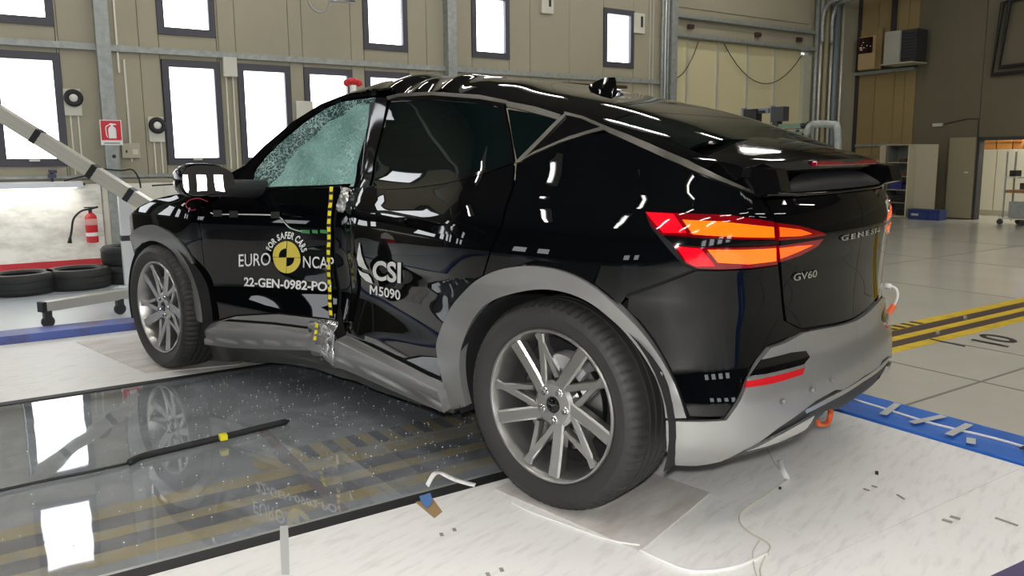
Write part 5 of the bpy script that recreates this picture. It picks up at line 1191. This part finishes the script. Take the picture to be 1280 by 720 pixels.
# post bolt
bm = bmesh.new(); lathe(bm, [(.0001, .01), (.02, .01), (.022, 0)], 16, 'X'); bmesh.ops.transform(bm, matrix=Matrix.Translation(Vector(W(-.345, WN+.14, 1.26))) @ Matrix.Rotation(-AA, 4, 'Z'), verts=bm.verts); bmobj('post_bolt', bm, dark_plastic, wl)
# fire extinguisher
fe = empty('fire_extinguisher', tuple(W(-.63, WN+.12, .3)), -AA, label='red fire extinguisher with a black hose on the concrete wall', cat='fire extinguisher')
def lz(prof, c, m_, nm, root, seg=24, ang=40):
    bm = bmesh.new(); lathe(bm, prof, seg, 'Z', c); o = bmobj(nm, bm, m_, None, angle=ang); o.parent = root; o.matrix_parent_inverse = (Matrix.Translation(root.location) @ root.rotation_euler.to_matrix().to_4x4()).inverted(); return o
cfe = W(-.63, WN+.13, .30); redf = mat('extinguisher_red', (.62, .02, .03), .25, 0, .5)
lz([(.0001, .0), (.058, .0), (.062, .012), (.062, .27), (.056, .30), (.036, .325), (.022, .335), (.0001, .34)], cfe, redf, 'cylinder', fe)
lz([(.0001, .33), (.020, .33), (.020, .365), (.012, .375), (.0001, .375)], cfe, dark_plastic, 'valve', fe)
lz([(.0632, .075), (.0635, .076), (.0635, .115), (.0632, .116)], cfe, white_ink, 'label_band', fe); lz([(.0632, .20), (.0635, .201), (.0635, .27), (.0632, .271)], cfe, mat('label_pink', (.72, .35, .33), .4), 'label_band', fe)
def att(o, root): o.parent = root; o.matrix_parent_inverse = (Matrix.Translation(root.location) @ root.rotation_euler.to_matrix().to_4x4()).inverted(); return o
bm = bmesh.new(); tube(bm, smoothpath([W(-.55, WN+.15, .70), W(-.63, WN+.15, .68), W(-.72, WN+.16, .66), W(-.80, WN+.16, .58), W(-.83, WN+.15, .45), W(-.85, WN+.15, .36)], 6), .011, 8); tube(bm, [W(-.85, WN+.15, .38), W(-.86, WN+.15, .31)], [.012, .024], 8); att(bmobj('hose', bm, matte_black, None, smooth=True), fe)
bm = bmesh.new(); bx(bm, W(-.62, WN+.13, .695), (.02, .14, .012), Rz); bx(bm, W(-.62, WN+.06, .55), (.10, .03, .02), Rz); att(bmobj('lever', bm, matte_black), fe)
# lamp strip on the wall
lt = empty('lamp_strip', tuple(W(-1.2, WN+.25, .95)), -AA, label='long white lamp housing along the wall beneath the leftmost window', cat='lamp')
hpart('housing', mat('lamp_white', (.80, .84, .90), .3), lt, (-3.4, -.69, WN+.05, WN+.30, .925, .99), bev=.006); hpart('end_cap', dark_plastic, lt, (-.70, -.66, WN+.08, WN+.2, .945, .97))
hpart('diffuser', mat('lamp_glow', (1, 1, 1), .3, emis=(1, .98, .92), es=LAMP), lt, (-3.3, -.75, WN+.12, WN+.24, .920, .9245))
# camera on the lamp
ca = empty('action_camera', tuple(W(-.98, WN+.2, 1.0)), -AA, label='small dark camera on a tiny stand above the white lamp housing', cat='camera')
for c, d in (((-1.01, -.93, WN+.12, WN+.2, 1.03, 1.075), 0), ((-1.0, -.92, WN+.12, WN+.2, 1.085, 1.12), 0), ((-.985, -.955, WN+.13, WN+.16, .99, 1.12), 0)): hpart('camera_body', mat('dark_blue', (.03, .035, .08), .4), ca, c, bev=.004)
# cables along the wall
for pts, lab in (([(118, 210), (150, 213), (165, 212), (173, 222), (176, 235)], 'black cable hanging from the steel post behind the diagonal profile'), ([(80, 226), (100, 221), (118, 218)], 'black cable running along the wall beside the small camera'), ([(190, 232), (222, 230), (260, 228)], 'black cable along the wall sill behind the wing mirror')):
    bm = bmesh.new(); tube(bm, smoothpath([at(*p, 'n', WN+.17) for p in pts], 5), .010, 6); tag(bmobj('cable', bm, matte_black, smooth=True), lab, 'cable')
# diagonal aluminium profile
def profile_bar(a, b, wd, nm, lab, clips):
    a, b = Vector(a), Vector(b); L = (b-a).length; r = empty(nm, tuple(a), label=lab, cat='profile beam'); q = (b-a).to_track_quat('X', 'Z'); M4 = Matrix.Translation(a) @ q.to_matrix().to_4x4()
    bm = bmesh.new(); bx(bm, (L/2, 0, 0), (L, wd*.94, wd*.94))
    for s_ in (-1, 1):
        for o_ in (-.38, 0, .38): bx(bm, (L/2, s_*wd*.48, o_*wd), (L, wd*.06, wd*.20)); bx(bm, (L/2, o_*wd, s_*wd*.48), (L, wd*.20, wd*.06))
    bmesh.ops.transform(bm, matrix=M4, verts=bm.verts); o = bmobj('profile', bm, alu, None); o.parent = r; o.matrix_parent_inverse = Matrix.Translation(-r.location)
    for t in clips:
        bm = bmesh.new(); bx(bm, (L*t, 0, 0), (wd*.45, wd*1.06, wd*1.06)); bmesh.ops.transform(bm, matrix=M4, verts=bm.verts); o = bmobj('clamp', bm, matte_black, None); o.parent = r; o.matrix_parent_inverse = Matrix.Translation(-r.location)
    return r
profile_bar(at(-60, 104, 'n', -6.2), at(186, 258, 'n', -5.6), .115, 'profile_beam', 'long diagonal aluminium profile crossing in front of the windows', (.42, .705, .9))
profile_bar(at(51, 384, 'z', .16), at(190, 362, 'z', .16), .07, 'profile_beam', 'low horizontal aluminium profile on casters beyond the blue beam', (.01,))
for p in ((60, 402), (150, 386)):
    bm = bmesh.new(); c = at(*p, 'z', .05); lathe(bm, [(.0001, -.015), (.038, -.015), (.045, -.008), (.045, .008), (.038, .015), (.0001, .015)], 18, 'X', c); bx(bm, c+np.array([0, 0, .05]), (.05, .05, .06)); tag(bmobj('caster', bm, dark_plastic, angle=40), 'caster wheel under the '+('left' if p[0] < 100 else 'right')+' end of the low aluminium profile', 'caster')
# white post behind the front fender
po = empty('support_post', tuple(at(158, 330, 'n', -6.0)), label='pale aluminium upright holding the diagonal profile behind the front fender', cat='post')
a, b = at(152, 330, 'n', -6.0), at(164, 245, 'n', -6.0); bm = bmesh.new(); bx(bm, ((a[0]+b[0])/2, (a[1]+b[1])/2, .46), (.10, .10, .92), Rz); att(bmobj('profile', bm, mat('pale_alu', (.72, .74, .76), .35, .2)), po)
bm = bmesh.new(); bx(bm, ((a[0]+b[0])/2, (a[1]+b[1])/2, .50), (.11, .11, .05), Rz); att(bmobj('clamp', bm, dark_plastic), po)
# loose tyres
def old_tyre(c, R_, h_, lab, tilt=0):
    bm = bmesh.new(); lathe(bm, [(R_*.60, .02), (R_*.66, 0), (R_*.92, .0), (R_, h_*.15), (R_, h_*.3), (R_*.985, h_*.31), (R_*.985, h_*.34), (R_, h_*.35), (R_, h_*.62), (R_*.985, h_*.63), (R_*.985, h_*.66), (R_, h_*.67), (R_, h_*.85), (R_*.92, h_), (R_*.68, h_), (R_*.62, h_*.9)], 56, 'Z', c); 
    lathe(bm, [(R_*.60, .02), (R_*.70, .08), (R_*.75, h_*.5), (R_*.70, h_*.85), (R_*.62, h_*.9)], 56, 'Z', c)
    tag(bmobj('loose_tyre', bm, tyre_old, angle=40), lab, 'tyre', 'loose tyres by the wall')
old_tyre(at(28, 366, 'z', 0), .29, .19, 'leftmost black tyre lying flat by the concrete wall'); old_tyre(at(99, 359, 'z', 0), .29, .19, 'middle black tyre lying flat by the concrete wall')
c3 = at(166, 351, 'z', 0); old_tyre(c3, .27, .18, 'lower tyre of the stack of two behind the front wheel'); old_tyre(c3+np.array([0, 0, .185]), .27, .18, 'upper tyre of the stack of two behind the front wheel')
bm = bmesh.new(); c = at(147, 357, 'z', .06); bx(bm, c+np.array([.35, -.1, -.03]), (.14, .10, .10), .4, bev=.01); bx(bm, c+np.array([.36, -.1, .03]), (.12, .08, .02), .4, bev=.004); tag(bmobj('rag', bm, mat('rag', (.55, .60, .66), .8)), 'crumpled pale cloth on the floor beside the tyre stack', 'cloth')
# red lamp peeking over the roof, wall ring and bracket
rl = empty('red_beacon', tuple(at(440, 108, 'n', -5.2)), label='small red and white light head peeking over the car roof', cat='light'); c = at(441, 104, 'n', -5.2)
bm = bmesh.new()
for k in range(4): bmesh.ops.create_uvsphere(bm, u_segments=10, v_segments=8, radius=.035, matrix=Matrix.Translation(Vector(c+N*0+T*(-.06+.04*k)+np.array([0, 0, .02*math.sin(k)]))))
att(bmobj('red_head', bm, mat('beacon_red', (.6, .02, .03), .3), None, smooth=True), rl); bm = bmesh.new(); tube(bm, [(c[0], c[1], 0), c-np.array([0, 0, .02])], .03, 10); att(bmobj('stand', bm, white_ink, None, smooth=True), rl)
bm = bmesh.new(); C_ = at(399, 1, 'n', WN+.3); R_ = []
A4 = Matrix.Translation(Vector(C_)) @ Matrix.Rotation(-AA, 4, 'Z')
for k in range(32):
    t = 2*PI*k/32; R_.append([bm.verts.new(A4 @ Vector((.014*math.cos(q), (.135+.014*math.sin(q))*math.cos(t), (.135+.014*math.sin(q))*math.sin(t)))) for q in np.linspace(0, 2*PI, 9)[:-1]])
for i in range(32):
    for k in range(8): bm.faces.new((R_[i][k], R_[i][(k+1) % 8], R_[(i+1) % 32][(k+1) % 8], R_[(i+1) % 32][k]))
tube(bm, [at(412, 1, 'n', WN+.3), at(443, 2, 'n', WN+.3)], .02, 8); tube(bm, [at(443, 2, 'n', WN+.3), at(443, 2, 'n', WN)], .015, 8)
tag(bmobj('wall_ring', bm, steel, smooth=True), 'dark metal ring on a bracket at the top of the window wall', 'ring')
# ---------------- other walls and ceiling, with windows and light rows
wfm = mat('wall_dim', (.03, .028, .025), .7)  # shade put into the colour of the unseen walls, keeps reflections dark
hobj('wall_front', wfm, None, (-12.15, -12, WN, 12, 0, 1.2), (-12.15, -12, WN, 12, 2.6, 5.6), (-12.15, -12, WN, -6.5, 1.2, 2.6), (-12.15, -12, -5.6, -5.0, 1.2, 2.6), (-12.15, -12, -4.1, 1.5, 1.2, 2.6), (-12.15, -12, 2.4, 3.0, 1.2, 2.6), (-12.15, -12, 3.9, 12, 1.2, 2.6), kind='structure')
for k, n0_ in enumerate((-6.5, -5.0, 1.5, 3.0)):
    wr = empty('window_%d' % (len(wins)+1+k), tuple(W(-12, n0_, 1.2)), -AA, kind='structure'); hpart('pane', pane_m, wr, (-12.1, -12.08, n0_, n0_+.9, 1.2, 2.6)); hpart('window_frame', frame_m, wr, (-12.06, -11.98, n0_, n0_+.06, 1.2, 2.6), (-12.06, -11.98, n0_+.84, n0_+.9, 1.2, 2.6))
hobj('wall_right', wfm, None, (-12, 16, 12, 12.15, 0, .8), (-12, 16, 12, 12.15, 2.7, 5.6), (3.2, 16, 12, 12.15, .8, 2.7), (-12, -4, 12, 12.15, .8, 2.7), *[(-4+k*1.8+1.1, -4+(k+1)*1.8, 12, 12.15, .8, 2.7) for k in range(4)], kind='structure')
for k in range(4):
    s0_ = -4+k*1.8; wr = empty('window_%d' % (len(wins)+5+k), tuple(W(s0_, 12, .8)), -AA, kind='structure'); hpart('pane', pane_m, wr, (s0_, s0_+1.1, 12.05, 12.08, .8, 2.7)); hpart('window_frame', frame_m, wr, (s0_, s0_+.07, 11.98, 12.06, .8, 2.7), (s0_+1.03, s0_+1.1, 11.98, 12.06, .8, 2.7))
ceil_ = hobj('ceiling', mat('ceiling', (.06, .055, .045), .8), None, (-12.2, 16.2, WN-.3, 12.2, 5.6, 5.8), kind='structure')
k = 0
for n_ in (-6.2, -3.2, -.6, 2.2, 5.4, 8.5):
    for s_ in (-4.4, -1.6, 1.2, 4.0, 6.8, 9.6):
        k += 1
        cl_ = empty('ceiling_light', tuple(W(s_, n_, 5.3)), -AA, label='long fluorescent ceiling light of the hall', cat='ceiling light', group='rows of ceiling lights')
        hpart('fixture', white_ink, cl_, (s_-.8, s_+.8, n_-.10, n_+.10, 5.32, 5.60)); hpart('tube', light_m, cl_, (s_-.75, s_+.75, n_-.05, n_+.05, 5.28, 5.318))
